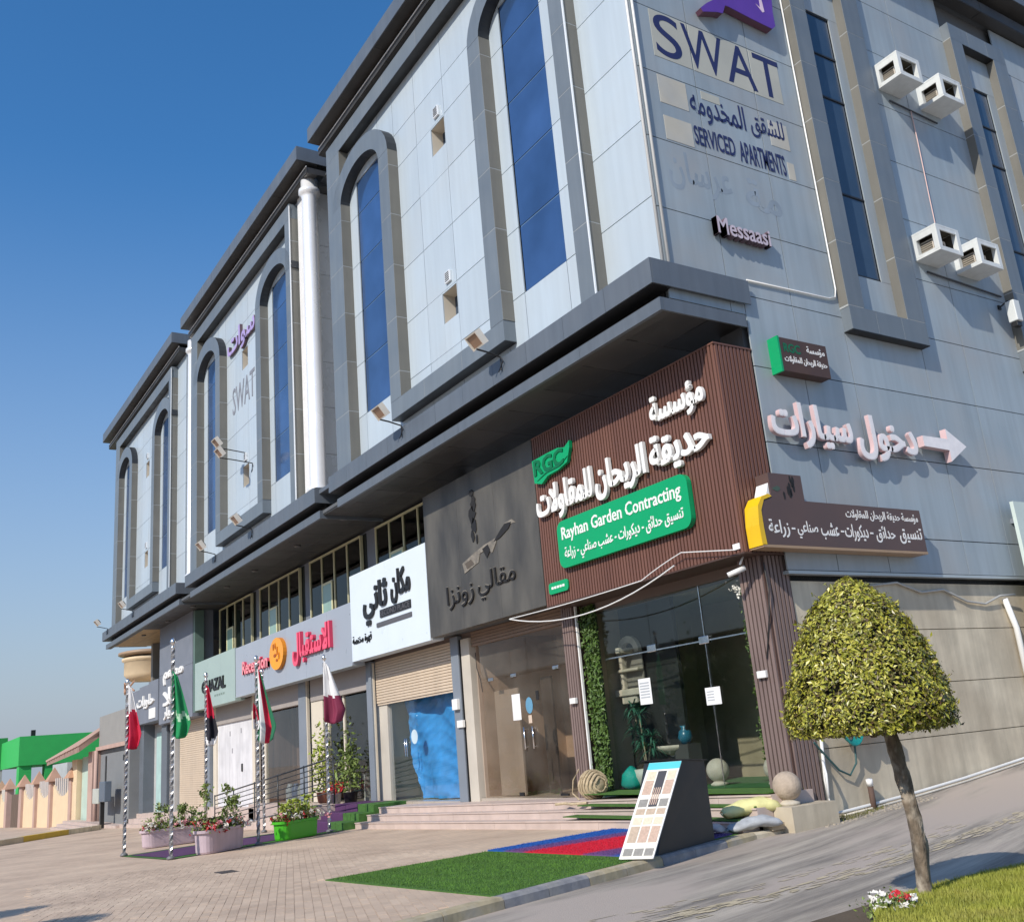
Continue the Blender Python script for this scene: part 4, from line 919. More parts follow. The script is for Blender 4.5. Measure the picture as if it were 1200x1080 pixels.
gsn = thing('wall_sign', (-11.5, 14.3, 7.8), 'small brown box sign with a green end on the side wall', 'wall sign')
box('sign_box', (-11.6, 13.66, 7.72), (-11.36, 14.95, 8.38), brown_d, gsn); box('green_end', (-11.6, 13.615, 7.70), (-11.355, 13.66, 8.40), green_p, gsn)
stext('logo_lettering', 'RGC', 13.75, 14.2, 8.1, 8.28, mat('dark_green'), gsn, x=-11.36, bold=.03)
stext('lettering', 'مؤسسة', 14.38, 14.88, 8.12, 8.3, letter_w, gsn, x=-11.36, ar=True, bold=.02); stext('lettering', 'حديقة الريحان للمقاولات', 13.74, 14.9, 7.88, 8.04, letter_w, gsn, x=-11.36, ar=True, bold=.02)
cs_ = thing('wall_sign', (-11.5, 16, 6.4), 'white and pink raised Arabic letters with an arrow pointing to the car entrance', 'wall sign')
ls = mat('letter_side_rose', (.62,.45,.46), .45)
lwp = mat('letter_face_pinkish', (.85,.82,.82), .4, var=.06, scale=6)
stext('lettering', 'سيارات', 13.16, 15.35, 6.28, 7.15, lwp, cs_, x=-11.50, d=.09, ar=True, bold=.034, side=ls); stext('lettering', 'دخول', 15.5, 17.3, 6.20, 7.12, lwp, cs_, x=-11.50, d=.09, ar=True, bold=.034, side=ls)
prism('arrow', [(17.48,6.62),(18.3,6.60),(18.3,6.36),(18.92,6.73),(18.3,7.06),(18.3,6.84),(17.48,6.84)], -11.52, -11.38, toS, lwp, cs_, side=ls)
lsn = thing('wall_sign', (-11.4, 14.6, 4.4), 'long brown box sign with a yellow rounded end and white Arabic lettering', 'wall sign')
lb = mat('brown_box_sign', (.10,.062,.055), .45, var=.1, scale=1)
poly = [(12.42,4.42),(16.72,4.42),(16.72,5.22),(13.52,5.22),(13.52,5.68),(12.70,5.68),(12.70,5.24),(12.5,5.18),(12.40,5.0),(12.40,4.7)]
prism('sign_box', poly, -11.58, -11.28, toS, lb, lsn)
ye = mat('yellow_acrylic', (.80,.50,.01), .35)
prism('yellow_end', [(12.30,4.40),(12.415,4.41),(12.395,4.7),(12.395,5.0),(12.495,5.19),(12.70,5.26),(12.62,5.30),(12.45,5.24),(12.33,5.08),(12.29,4.75)], -11.58, -11.27, toS, ye, lsn)
prism('white_end', [(12.58,5.24),(12.69,5.24),(12.69,5.5)], -11.57, -11.3, toS, letter_w, lsn)
box('bottom_trim', (-11.58, 12.32, 4.37), (-11.27, 16.72, 4.415), mat('tan_trim', (.35,.24,.15), .5), lsn)
stext('lettering', 'مؤسسة حديقة الريحان للمقاولات', 14.55, 16.62, 4.94, 5.14, letter_w, lsn, x=-11.28, ar=True, bold=.012)
for s_, a_, b_ in [('تنسيق', 15.98, 16.65), ('حدائق', 15.3, 15.85), ('-', 15.14, 15.22), ('ديكورات', 14.45, 15.08), ('-', 14.34, 14.42), ('عشب', 13.82, 14.28), ('صناعي', 13.22, 13.74), ('-', 13.08, 13.16), ('زراعة', 12.52, 13.02)]:
    if s_ == '-': box('dash', (-11.28, a_, 4.70), (-11.274, b_, 4.73), letter_w, lsn)
    else: stext('lettering', s_, a_, b_, 4.55, 4.86, letter_w, lsn, x=-11.28, ar=True, bold=.012)
rb = random.Random(2)
for k in range(9): prism('burn_mark', blob(13.15+rb.uniform(-.14,.16), 5.42+rb.uniform(-.16,.18), .03, .09, 7, k), -11.28, -11.275, toS, char, lsn)
prism('green_smudge', blob(12.86, 5.40, .09, .05, 9, 5), -11.28, -11.275, toS, mat('faded_green', (.06,.10,.07), .5), lsn)
# far sign at the right edge of the picture
fs_ = thing('wall_sign', (-11.3, 21, 2.5), 'blank pale green panel fixed to the side wall at the right', 'wall sign')
box('panel', (-11.36, 20.0, 2.2), (-11.28, 22.6, 5.6), mat('pale_mint_panel', (.55,.64,.60), .4), fs_); box('bracket', (-11.745, 20.3, 5.2), (-11.36, 20.4, 5.3), post_m, fs_)
# small sign on the second bay
s2 = thing('wall_sign', (-35.2, 11.2, 15), 'purple Arabic sign and SWAT letters high on the middle bay', 'wall sign')
text('lettering', shape('سوات'), -36.9, -33.5, 17.2, 18.3, 11.29, 11.18, toF, mat('lilac_letter', (.42,.33,.62), .4), s2, mat('dark_plum'), False, .03)
text('lettering', 'SWAT', -36.6, -33.9, 14.9, 16.0, 11.298, 11.285, toF, mat('grey_letter', (.22,.23,.26), .5), s2)

# ------------------------------------------------------------------ air conditioners in cages
cage_m = mat('cage_white', (.66,.69,.68), .45, var=.05, streak=.08)
ac_m = mat('beige_casing', (.55,.49,.41), .5, var=.06); ac_d = mat('dark_brown_grille', (.09,.08,.06), .6)
def cage(loc, lab, laba):
    x, y, z = loc
    t = thing('air_conditioner_cage', loc, lab, 'metal cage', 'cages holding the air conditioners')
    D, Wd, H = .64, .84, .64; y = y-.08
    box('bottom', (x, y, z), (x+D, y+Wd, z+.05), cage_m, t, bev=.008); box('top', (x, y, z+H-.05), (x+D, y+Wd, z+H), cage_m, t, bev=.008)
    for a_, b_ in ((0, 0), (D-.12, 0), (0, Wd-.12), (D-.12, Wd-.12)): box('post', (x+a_, y+b_, z+.05), (x+a_+.12, y+b_+.12, z+H-.05), cage_m, t)
    box('side_panel', (x+.12, y+Wd-.04, z+.05), (x+D-.12, y+Wd-.004, z+H-.05), cage_m, t); box('lining', (x+.12, y+Wd-.06, z+.05), (x+D-.12, y+Wd-.041, z+H-.05), ac_d, t); box('lining', (x+.03, y+.12, z+H-.07), (x+D-.12, y+Wd-.12, z+H-.051), ac_d, t)  # dark linings added so the cage openings look dark
    box('upper_band', (x+.12, y+.003, z+H-.19), (x+D-.12, y+.03, z+H-.05), cage_m, t); box('upper_band', (x+D-.03, y+.12, z+H-.13), (x+D-.003, y+Wd-.12, z+H-.05), cage_m, t)
    box('lower_band', (x+.12, y+.003, z+.05), (x+D-.12, y+.03, z+.10), cage_m, t); box('lower_band', (x+D-.03, y+.12, z+.05), (x+D-.003, y+Wd-.12, z+.11), cage_m, t)
    a = thing('air_conditioner', (x+.05, y+.1, z+.05), laba, 'air conditioner', 'air conditioners in cages on the side wall')
    box('casing', (x+.08, y+.14, z+.05), (x+.42, y+.62, z+.42), ac_m, a, bev=.015)
    lathe('fan_guard', [(.15, 0), (.15, .01), (.13, .012)], (0,0,0), ac_d, a, 16).location = V((0,0,0))
    g_ = a.children[-1]; g_.rotation_euler = (0, R(90), 0); g_.location = V((x+.425, y+.4, z+.23))-W[a.name]
    boxes('louvre', [((x+.10, y+.133, z+.10+.05*k), (x+.40, y+.142, z+.13+.05*k)) for k in range(6)], ac_d, a)
    box('dark_back_plate', (x-.005, y+.05, z+.05), (x+.01, y+Wd-.05, z+H-.05), ac_d, t)  # dark back colour put in to deepen the shade inside the cage
    return t
cage((-11.6, 18.97, 15.58), 'white cage left of the other one in the upper pair on the side wall', 'beige air conditioner inside the left cage of the upper pair')
cage((-11.6, 20.55, 15.50), 'white cage right of the other one in the upper pair on the side wall', 'beige air conditioner inside the right cage of the upper pair')
cage((-11.6, 18.97, 11.10), 'white cage left of the other one in the lower pair on the side wall', 'beige air conditioner inside the left cage of the lower pair')
cage((-11.6, 20.50, 11.08), 'white cage right of the other one in the lower pair on the side wall', 'beige air conditioner inside the right cage of the lower pair')
pipe_d = mat('dark_pipe', (.03,.035,.045), .5); pipe_w = mat('white_pipe', (.72,.72,.70), .4)
tag(tube('drain_pipe', [(-11.56, 19.2, 15.35), (-11.56, 21.0, 15.27)], .022, pipe_d, n=6), 'dark horizontal pipe under the upper pair of air conditioner cages', 'pipe')
tag(tube('drain_pipe', [(-11.56, 19.2, 10.90), (-11.56, 22.0, 10.80)], .022, pipe_d, n=6), 'dark horizontal pipe under the lower pair of air conditioner cages', 'pipe')
tag(tube('hanging_wire', [(-11.56, 19.98, 15.3), (-11.56, 19.98, 14.5), (-11.56, 19.94, 13), (-11.56, 19.92, 11.75)], .012, mat('pinkish_wire', (.62,.42,.38), .5), n=6), 'thin reddish wire hanging between the two pairs of cages', 'wire')
tag(tube('corner_pipe', [(-11.56, 11.36, 9.5), (-11.56, 11.36, 20.3)], .028, pipe_w, n=8), 'white pipe running up the building corner, nearer the painted wall', 'pipe')
tag(tube('corner_pipe', [(-11.62, 11.27, 9.5), (-11.62, 11.27, 20.3)], .028, pipe_w, n=8), 'white pipe running up the building corner, on its sunlit front side', 'pipe')
tag(tube('light_tube', [(-11.57, 13.3, 9.56), (-11.57, 15.6, 9.60), (-11.57, 15.82, 9.66), (-11.57, 15.87, 9.85), (-11.57, 15.87, 19.4)], .017, white_p, n=8), 'thin white light tube framing the painted part of the side wall', 'light tube')
def wlamp(y, z, lab):
    t = thing('wall_lamp', (-11.5, y, z), lab, 'lamp')
    box('back_plate', (-11.60, y-.05, z-.05), (-11.56, y+.05, z+.05), black_m, t); tube('arm', [(-11.57, y, z), (-11.35, y, z+.08)], .018, black_m, t, 6)
    box('head', (-11.38, y-.12, z-.5), (-11.16, y+.12, z+.02), cage_m, t, bev=.02); box('lens', (-11.34, y-.10, z-.62), (-11.2, y+.1, z-.5), black_m, t, bev=.01)
wlamp(21.85, 10.5, 'box shaped lamp under the lower right air conditioner cage')

# floodlights along the ledge
fl_m = mat('floodlight_white', (.66,.62,.55), .4); fl_g = mat('floodlight_glass', (.28,.18,.12), .15)
def flood(x, lab, y=10.82, z=9.5, arm=.55, turn=0):
    t = thing('floodlight', (x, y, z), lab, 'floodlight', 'floodlights along the ledge')
    tube('arm', [(x, y, z-.28), (x, y, z+.02), (x-.02, y-arm*.6, z+.10), (x-.05, y-arm, z+.14)], .020, black_m, t, 6)
    tube('bracket', [(x-.08, y-.02, z-.3), (x+.12, y-.02, z-.12), (x+.02, y-.02, z+.02)], .014, black_m, t, 6)
    c_ = V((x-.05, y-arm, z+.34)); 
    rot = Matrix.Rotation(R(turn), 3, 'Z') @ Matrix.Rotation(R(38), 3, 'X')
    def pb(a, b_): return [tuple(c_+rot@V(v)) for v in boxv(a, b_)]
    mesh('housing', pb((-.22,-.02,-.17), (.22,.10,.17)), BF, fl_m, t); mesh('glass', pb((-.17,-.035,-.13), (.17,-.021,.13)), BF, fl_g, t)
    for a, b_ in (((-.22,-.06,-.17),(.22,-.02,-.14)), ((-.22,-.06,.14),(.22,-.02,.17)), ((-.22,-.06,-.14),(-.19,-.02,.14)), ((.19,-.06,-.14),(.22,-.02,.14))): mesh('rim', pb(a, b_), BF, fl_m, t)
    mesh('fins', pb((-.12,.10,-.10), (.12,.16,.10)), BF, mat('dark_fins', (.08,.08,.08), .5), t)
for x, lab in [(-16.4, 'floodlight nearest the corner on the ledge, below the right arched window'), (-21.2, 'floodlight on the ledge below the narrow arched window of the nearest bay'),
    (-33.0, 'floodlight on the ledge below the sill frame of the middle bay'), (-37.4, 'floodlight on the ledge left of the sill frame of the middle bay'),
    (-51.5, 'floodlight on the ledge below the sill frame of the farthest bay'), (-57.8, 'floodlight at the far left end of the ledge')]: flood(x, lab)
flood(-35.0, 'upper floodlight of the pair on long arms on the middle bay', y=11.3, z=12.9, arm=1.1); flood(-34.3, 'lower floodlight of the pair on long arms on the middle bay', y=11.3, z=12.3, arm=1.2)

# cables below the brown sign, paper notices, sensors
def sag(p, q, s, n=10): 
    p, q = V(p), V(q); return [p.lerp(q, i/n)-V((0,0,s*4*(i/n)*(1-i/n))) for i in range(n+1)]
tag(tube('hanging_cable', sag((-18.9, 12.1, 4.30), (-13.2, 12.05, 4.42), .38, 14), .013, white_p, n=6), 'white cable sagging below the brown sign', 'cable')
tag(tube('hanging_cable', sag((-18.9, 12.12, 4.31), (-14.2, 12.1, 4.33), .03, 8)+sag((-14.2, 12.1, 4.33), (-13.0, 12.08, 4.62), -.02, 4)+[V((-11.7, 12.1, 4.40))], .010, white_p, n=6), 'thin white cable along the lower edge of the brown sign', 'cable')
tag(tube('hanging_cable', [(-11.70, 12.72, 4.2), (-11.66, 12.7, 3.7), (-11.7, 12.66, 3.3), (-11.9, 12.66, 2.6)], .012, black_m, n=6), 'black cable running down the corner post', 'cable')
tag(tube('wall_cable', [(-11.72, 15.3, 3.82), (-11.7, 16.2, 3.9), (-11.7, 16.9, 3.72), (-11.7, 17.6, 3.78), (-11.7, 18.3, 3.55), (-11.7, 18.9, 3.5), (-11.65, 19.4, 3.66), (-11.6, 19.85, 3.68)], .022, mat('grey_cable', (.42,.42,.40), .6), n=8), 'wavy grey cable along the concrete wall below the blue cladding', 'cable')
cctv = thing('security_camera', (-11.95, 12.3, 4.3), 'small white security camera under the corner of the brown sign', 'camera')
tube('mount', [(-11.9, 12.45, 4.33), (-11.92, 12.38, 4.2)], .02, white_p, cctv, 8); tube('body', [(-11.88, 12.45, 4.14), (-12.08, 12.22, 4.04)], .045, white_p, cctv, 12)
def notice(name, x0, x1, z0, z1, lab, rot=0, m=None):
    o = box(name, (x0, 12.975, z0), (x1, 12.98, z1), m or mat('paper', (.75,.76,.76), .7)); tag(o, lab, 'notice'); return o
notice('paper_notice', -15.70, -15.33, 2.12, 2.62, 'white printed notice on the left pane of the corner shop window'); notice('paper_notice', -13.82, -13.43, 1.97, 2.28, 'square white notice on the corner shop glass door')
notice('paper_notice', -20.46, -20.10, 2.12, 2.72, 'tall white notice on the dusty glass of the middle shop')
o = prism('round_sticker', [(-19.73+.15*math.cos(i*.5236), 2.42+.19*math.sin(i*.5236)) for i in range(12)], 12.98, 12.976, toF, mat('blue_sticker', (.12,.30,.45), .4)); tag(o, 'round blue sticker on the dusty glass door', 'sticker')
notice('paper_tag', -19.80, -19.66, 2.02, 2.20, 'small beige tag below the blue sticker', m=mat('paper_beige', (.6,.48,.38), .7)); notice('dark_lock_box', -19.42, -19.30, 2.52, 2.72, 'small dark box behind the glass door of the middle shop', m=char)
pz = mat('notice_print', (.42,.45,.48), .7)
boxes('printed_lines', [((-15.66, 12.970, 2.52-.055*k), (-15.38, 12.974, 2.545-.055*k)) for k in range(6)], pz, B)
boxes('printed_lines', [((-13.78, 12.970, 2.20-.05*k), (-13.6, 12.974, 2.215-.05*k)) for k in range(4)], pz, B)
for x, lab in [(-12.05, 'white sensor box on the slatted corner post'), (-17.52, 'white sensor box on the slatted post by the ivy')]:
    tag(box('sensor_box', (x-.10, 12.62, 2.30), (x+.10, 12.685 if x > -15 else 12.70, 2.42), white_p, None, bev=.01), lab, 'sensor box')
tag(box('meter_box', (-22.92, 12.70, 2.55), (-22.66, 12.8, 2.82), white_p, None, bev=.01), 'white meter box on the grey post right of the blue sheet', 'meter box')
tag(box('meter_box', (-22.80, 12.74, 2.1), (-22.5, 12.82, 2.28), white_p, None, bev=.01), 'smaller white box below the meter on the grey post', 'meter box')

# blue plastic sheet behind the glass
blue_s = mat('blue_plastic', (.04,.30,.72), .6, var=.18, scale=2.2)
vs, fs = [], []; N1, N2 = 90, 70
rb = random.Random(8)
for j in range(N2+1):
    v = j/N2
    for i in range(N1+1):
        u = i/N1
        l0 = -26.95+1.15*(1-v)**1.0 if v < .96 else -26.9; l0 = -26.25-v*1.15-.15*math.sin(v*5); r0 = -23.2
        x = l0+(r0-l0)*u
        top = 3.15-.25*math.exp(-((u-.45)/.2)**2)*0
        z = .34+(top-.34)*v
        y = 13.34+.07*math.sin(u*11+3.5*v*v)+.10*abs(math.sin(u*5.5-2.2*v+1.1))+.035*abs(math.sin(u*17-9*v))+.03*abs(math.sin(21*v+6*u+math.sin(9*u)))+.018*abs(math.sin(37*v-23*u))
        vs.append((x, y, z))
for j in range(N2):
    for i in range(N1):
        a_ = j*(N1+1)+i; fs.append((a_, a_+1, a_+N1+2, a_+N1+1))
o = mesh('plastic_sheet', vs, fs, blue_s, smooth=True); tag(o, 'crumpled bright blue plastic sheet behind the glass under the roller shutter', 'plastic sheet')
vs, fs = [], []
for j in range(31):
    v = j/30
    for i in range(31):
        u = i/30; vs.append((-27.3+(2.4-.5*v)*u+.9*(1-v)*(1-u), 13.62+.05*math.sin(9*u+4*v)+.04*abs(math.sin(15*u-7*v)), .34+2.8*v))
for j in range(30):
    for i in range(30): a_ = j*31+i; fs.append((a_, a_+1, a_+32, a_+31))
ps = mat('pale_plastic_film', (.30,.52,.72), .5, var=.15); ps.node_tree.nodes['Principled BSDF'].inputs['Alpha'].default_value = .8
o = mesh('plastic_sheet', vs, fs, ps, smooth=True); tag(o, 'pale translucent film hanging left of the bright blue sheet', 'plastic sheet')
o = prism('round_sticker', [(-25.82+.2*math.cos(i*.5236), 2.02+.2*math.sin(i*.5236)) for i in range(12)], 13.05, 13.045, toF, mat('pale_blue_sticker', (.55,.68,.75), .4)); tag(o, 'pale round sticker on the glass in front of the blue sheet', 'sticker')

# ivy strip
def leaves(name, pts, m, par=None, size=.05, seed=1, kind='stuff', out=None):
    q = random.Random(seed); vs, fs = [], []
    for p in pts:
        a = V((q.gauss(0,1), q.gauss(0,1), q.gauss(0,1))).normalized() if out is None else (V(out(p))+V((q.gauss(0,.5), q.gauss(0,.5), q.gauss(0,.5)))).normalized()
        t_ = a.orthogonal().normalized(); t_.rotate(Matrix.Rotation(q.uniform(0, 6.28), 3, a)); b2 = a.cross(t_); s = size*q.uniform(.5,1.5); k = len(vs); P_ = V(p)
        vs += [tuple(P_-t_*s), tuple(P_-b2*s*.45+a*s*.12), tuple(P_+t_*s), tuple(P_+b2*s*.45+a*s*.12)]; fs.append((k, k+1, k+2, k+3))
    o = mesh(name, vs, fs, m, par)
    if kind: o['kind'] = kind
    return o
leaf_g = mat('ivy_leaf', (.07,.13,.022), .5, var=.4, scale=8)
ivy = thing('ivy_screen', (-17.0, 12.9, .5), 'narrow strip of green ivy between the slatted post and the corner shop glass', 'ivy')
box('backing_mesh', (-17.25, 12.93, .5), (-16.80, 12.96, 4.3), mat('dark_green_mesh', (.015,.03,.012), .9), ivy)
q = random.Random(4)
leaves('foliage', [(q.uniform(-17.27, -16.78), 12.93-abs(q.gauss(0,.05)), q.uniform(.5, 4.3)) for _ in range(2600)], leaf_g, ivy, .045, 2, out=lambda p: (0,-1,.3))
q = random.Random(5)
iv2 = thing('ivy_screen', (-12.33, 12.9, .9), 'thin ivy strand along the left edge of the corner post', 'ivy')
leaves('foliage', [(-12.33+q.gauss(0,.03), 12.75+q.gauss(0,.03), q.uniform(1.0, 3.9)) for _ in range(260)], leaf_g, iv2, .035, 3)
leaves('flower_tuft', [(-12.38+q.gauss(0,.06), 12.7+q.gauss(0,.05), 3.85+q.gauss(0,.06)) for _ in range(40)], mat('white_petal', (.75,.75,.68), .6), iv2, .04, 3)

# ------------------------------------------------------------------ things in the corner shop window
stone = mat('cream_stone', (.50,.45,.36), .8, var=.12, scale=6, bump=.3, bscale=30)
def ball(x, y, z, r, lab, m, name='stone_ball', base=True):
    t = thing(name, (x, y, z), lab, 'stone ball')
    prof = [(r*math.sin(math.pi*i/14)+.0005, r-r*math.cos(math.pi*i/14)+.06) for i in range(15)]
    lathe('ball', prof, (x, y, z), m, t, 26)
    lathe('foot', [(r*.75, 0), (r*.75, .04), (r*.55, .06), (r*.4, .1)], (x, y, z), stone, t, 20)
    return t
ball(-14.75, 13.9, .50, .22, 'pale stone ball standing inside the corner shop window, left one', stone)
ball(-13.25, 13.9, .50, .22, 'pale stone ball inside the corner shop next to the corner post', stone)
sb = ball(-11.60, 12.35, .31, .225, 'rough stone ball on the end block of the steps below the corner post', mat('sand_stone', (.42,.34,.26), .9, var=.18, scale=7, bump=.6, bscale=25))
rbq = thing('rope_ball', (-16.65, 12.3, .38), 'ball of wound beige rope on the steps below the ivy', 'rope ball')
rope = mat('beige_rope', (.46,.37,.24), .9, var=.2, scale=14, bump=.5, bscale=60)
rc_ = V((-16.65, 12.3, .38+.30)); pr_ = [(.27*math.sin(math.pi*i/12)+.0005, .30-.27*math.cos(math.pi*i/12)) for i in range(13)]
lathe('core', pr_, (-16.65, 12.3, .38), rope, rbq, 22)
for k in range(9):
    a_ = -1.1+.275*k; rr_ = .285*math.cos(a_); cc = rc_+V((.285*math.sin(a_), 0, 0))
    tube('rope_turn', [tuple(cc+V((.02*math.sin(j), rr_*math.cos(j*2*math.pi/20), rr_*math.sin(j*2*math.pi/20)))) for j in range(21)], .019, rope, rbq, 6)
tube('loose_end', [(-16.8, 12.05, .42), (-16.95, 12.0, .55), (-16.86, 11.98, .8), (-16.8, 12.1, 1.0)], .015, rope, rbq, 6)
tube('loose_end', [(-16.5, 12.0, .37), (-16.8, 11.85, .36), (-17.1, 11.9, .37), (-17.3, 11.8, .36)], .03, rope, rbq, 6)
ni = thing('stone_niche', (-17.0, 14.2, 2.2), 'arched cream stone niche hanging inside the corner shop', 'stone niche')
nx0 = -17.0
def nbox(nm, a, b_): return box(nm, a, b_, stone, ni, bev=.02)
yb = 13.75
nbox('side', (-17.1, yb-.12, 2.5), (-16.98, yb, 3.25)); nbox('side', (-16.52, yb-.12, 2.5), (-16.40, yb, 3.25)); nbox('shelf', (-17.15, yb-.25, 2.36), (-16.35, yb, 2.5)); nbox('ledge_stone', (-17.1, yb-.18, 2.86), (-16.4, yb, 2.92))
nbox('corbel', (-17.0, yb-.2, 2.2), (-16.5, yb, 2.36))
N = 10; vs = []
for (rr_, yy) in ((.36, yb-.1), (.22, yb-.1), (.36, yb), (.22, yb)): vs += [(-16.75+rr_*math.cos(math.pi*i/N), yy, 3.25+rr_*1.0*math.sin(math.pi*i/N)) for i in range(N+1)]
fs = []; n1 = N+1
for i in range(N): fs += [(i, i+1, n1+i+1, n1+i), (i, i+2*n1, i+1+2*n1, i+1), (n1+i, n1+i+1, 3*n1+i+1, 3*n1+i)]
mesh('arch', vs, fs, stone, ni); lathe('shell', [(.2, 0), (.16, .05), (.02, .09)], (0, 0, 0), stone, ni, 14); sh_ = ni.children[-1]; sh_.rotation_euler = (R(90), 0, 0); sh_.location = V((-16.75, yb-.02, 3.3))-W[ni.name]
box('back_slab', (-17.08, yb-.01, 2.4), (-16.42, yb+.02, 3.3), mat('shadow_stone', (.22,.20,.17), .8), ni)
fo = thing('fountain', (-15.6, 14.3, .5), 'tiered stone fountain with a small tap figure inside the corner shop', 'fountain')
fx, fy = -15.95, 14.0
lathe('pedestal', [(.22, 0), (.2, .06), (.10, .12), (.09, .5), (.16, .6)], (fx, fy, .5), stone, fo, 20); lathe('basin', [(.10, .58), (.3, .66), (.42, .74), (.43, .80), (.38, .80), (.3, .74), (.02, .72)], (fx, fy, .5), stone, fo, 28)
lathe('upper_pedestal', [(.16, .72), (.10, .8), (.05, .95), (.06, 1.1), (.03, 1.15)], (fx, fy, .5), stone, fo, 18); tube('spout', [(fx, fy, 1.6), (fx-.02, fy, 1.8), (fx+.03, fy-.05, 1.9), (fx+.1, fy-.1, 1.85)], .025, stone, fo, 8)
leaves('ornament', [(fx+random.gauss(0,.07), fy+random.gauss(0,.05), 1.62+random.gauss(0,.08)) for _ in range(60)], stone, fo, .05, 4)
po = thing('flower_pot', (-16.65, 13.7, .5), 'white pot standing behind the corner shop glass next to the ivy', 'pot')
lathe('pot_body', [(.10, 0), (.2, .08), (.26, .25), (.25, .38), (.22, .38), (.2, .34), (.01, .33)], (-16.45, 13.55, .5), mat('white_glazed', (.6,.6,.52), .4, var=.1, streak=.1), po, 24)
dp = thing('dracaena', (-16.45, 13.55, .85), 'dark green spiky plant growing in the white pot', 'plant')
stm = mat('pale_stem', (.35,.30,.2), .8); dg_m = mat('dracaena_leaf', (.035,.14,.085), .45, var=.3, scale=5)
q = random.Random(12); vs, fs = [], []
for k in range(4):
    bx, by, hz = -16.45+q.uniform(-.08,.08), 13.55+q.uniform(-.08,.08), q.uniform(.75,1.75)
    tx, ty = bx+q.uniform(-.18,.18), by+q.uniform(-.1,.1); tube('stem', [(bx, by, .8), ((bx+tx)/2, (by+ty)/2, .8+hz*.5), (tx, ty, .8+hz-.1)], .014, stm, dp, 6)
    for cz in (hz-.1, hz*.6):
        for j in range(30):
            a = q.uniform(0, 6.28); e2 = q.uniform(-.6, .9); L_ = q.uniform(.25,.42); d = V((math.cos(a)*math.cos(e2), math.sin(a)*math.cos(e2), math.sin(e2))); s_ = d.cross(V((0,0,1))).normalized()*.018; p0 = V((tx, ty, .8+cz)); k0 = len(vs)
            vs += [tuple(p0-s_), tuple(p0+s_), tuple(p0+d*L_*.6+s_), tuple(p0+d*L_*.6-s_), tuple(p0+d*L_-V((0,0,.1)))]; fs += [(k0, k0+1, k0+2, k0+3), (k0+3, k0+2, k0+4)]
fo_ = mesh('foliage', vs, fs, dg_m, dp); fo_['kind'] = 'stuff'
vs = []; fs = []
bg_ = lathe('teal_bag', [(.16, 0), (.24, .1), (.20, .3), (.08, .42), (.02, .46)], (-16.7, 13.35, .5), mat('teal_cloth', (.0,.30,.24), .6, var=.2)); tag(bg_, 'teal cloth bag on the turf beside the ivy strip', 'bag')
pt = lathe('blue_vase', [(.08, 0), (.15, .12), (.12, .25), (.06, .3), (.09, .36)], (-15.55, 13.9, 1.30), mat('blue_glaze', (.02,.13,.20), .3)); tag(pt, 'dark blue vase beside the fountain basin', 'vase')
pst = box('plinth_block', (-15.75, 13.75, .5), (-15.35, 14.1, 1.30), mat('dark_plinth', (.06,.06,.055), .6)); tag(pst, 'dark plinth carrying the blue vase', 'plinth')

# ------------------------------------------------------------------ sample board leaning on a black stand
stn = thing('black_stand', (-11.4, 10.0, 0), 'black panelled stand behind the leaning sample board', 'stand')
bk2 = mat('black_board', (.022,.026,.027), .5, var=.15)
mesh('stand_body', [(-11.45,8.95,0),(-10.93,9.02,0),(-11.43,10.53,0),(-11.95,10.45,0),(-11.62,9.55,1.19),(-11.11,9.62,1.19),(-11.43,10.52,1.12),(-11.95,10.44,1.12)], BF, bk2, stn)
mesh('stand_top', [(-11.64,9.50,1.192),(-11.09,9.58,1.192),(-11.41,10.56,1.122),(-11.98,10.48,1.122),(-11.64,9.50,1.208),(-11.09,9.58,1.208),(-11.41,10.56,1.138),(-11.98,10.48,1.138)], BF, black_m, stn)
bo = thing('sample_board', (-11.05, 8.85, .03), 'leaning board of paving colour samples with a turquoise header', 'display board')
b0, b1 = V((-11.02, 8.44, .035)), V((-10.60, 8.67, .035)); upv = V((-.28, .93, 1.14)); ru = (b1-b0); nu = ru.cross(upv).normalized()
def brd(nm, u0, u1, v0, v1, m, d0, d1):
    q_ = [b0+ru*u+upv*v for u, v in ((u0, v0), (u1, v0), (u1, v1), (u0, v1))]
    return mesh(nm, [tuple(p+nu*d0) for p in q_]+[tuple(p+nu*d1) for p in q_], BF, m, bo)
wb = mat('board_white', (.72,.70,.62), .5); brd('board', 0, 1, 0, 1, wb, -.012, .0)
brd('header', .0, 1, .92, .998, mat('turquoise_print', (.08,.50,.55), .5), .0, .002)
tan = [mat('sample_tan', (.46,.36,.27), .8, var=.12, scale=30), mat('sample_grey', (.26,.25,.23), .8, var=.12, scale=30), mat('sample_pink', (.50,.36,.28), .8, var=.12, scale=30), mat('sample_cream', (.62,.56,.42), .8, var=.1, scale=30), mat('sample_black', (.05,.05,.06), .7, var=.1)]
cols = [(.07,.33),(.38,.64),(.69,.94)]
for ci, (u0, u1) in enumerate(cols):
    for (v0, v1, k) in [(.03,.10,1),(.16,.32,2 if ci != 0 else 0),(.34,.41,3),(.44,.50,0),(.52,.60,1),(.65,.80,2),(.81,.90,3)]:
        if ci == 1 and v0 > .5: k = 4
        if ci == 1 and v0 == .65: v1 = .9
        if ci == 1 and v0 == .81: continue
        brd('sample', u0, u1, v0, v1, tan[k], .0, .004)
for k in range(4): brd('sample_strip', .40+.06*k, .43+.06*k, .54, .72, tan[2], .004, .007)
for a_ in (.0, .97): brd('frame_side', a_, a_+.03, 0, .92, white_p, .0, .006)
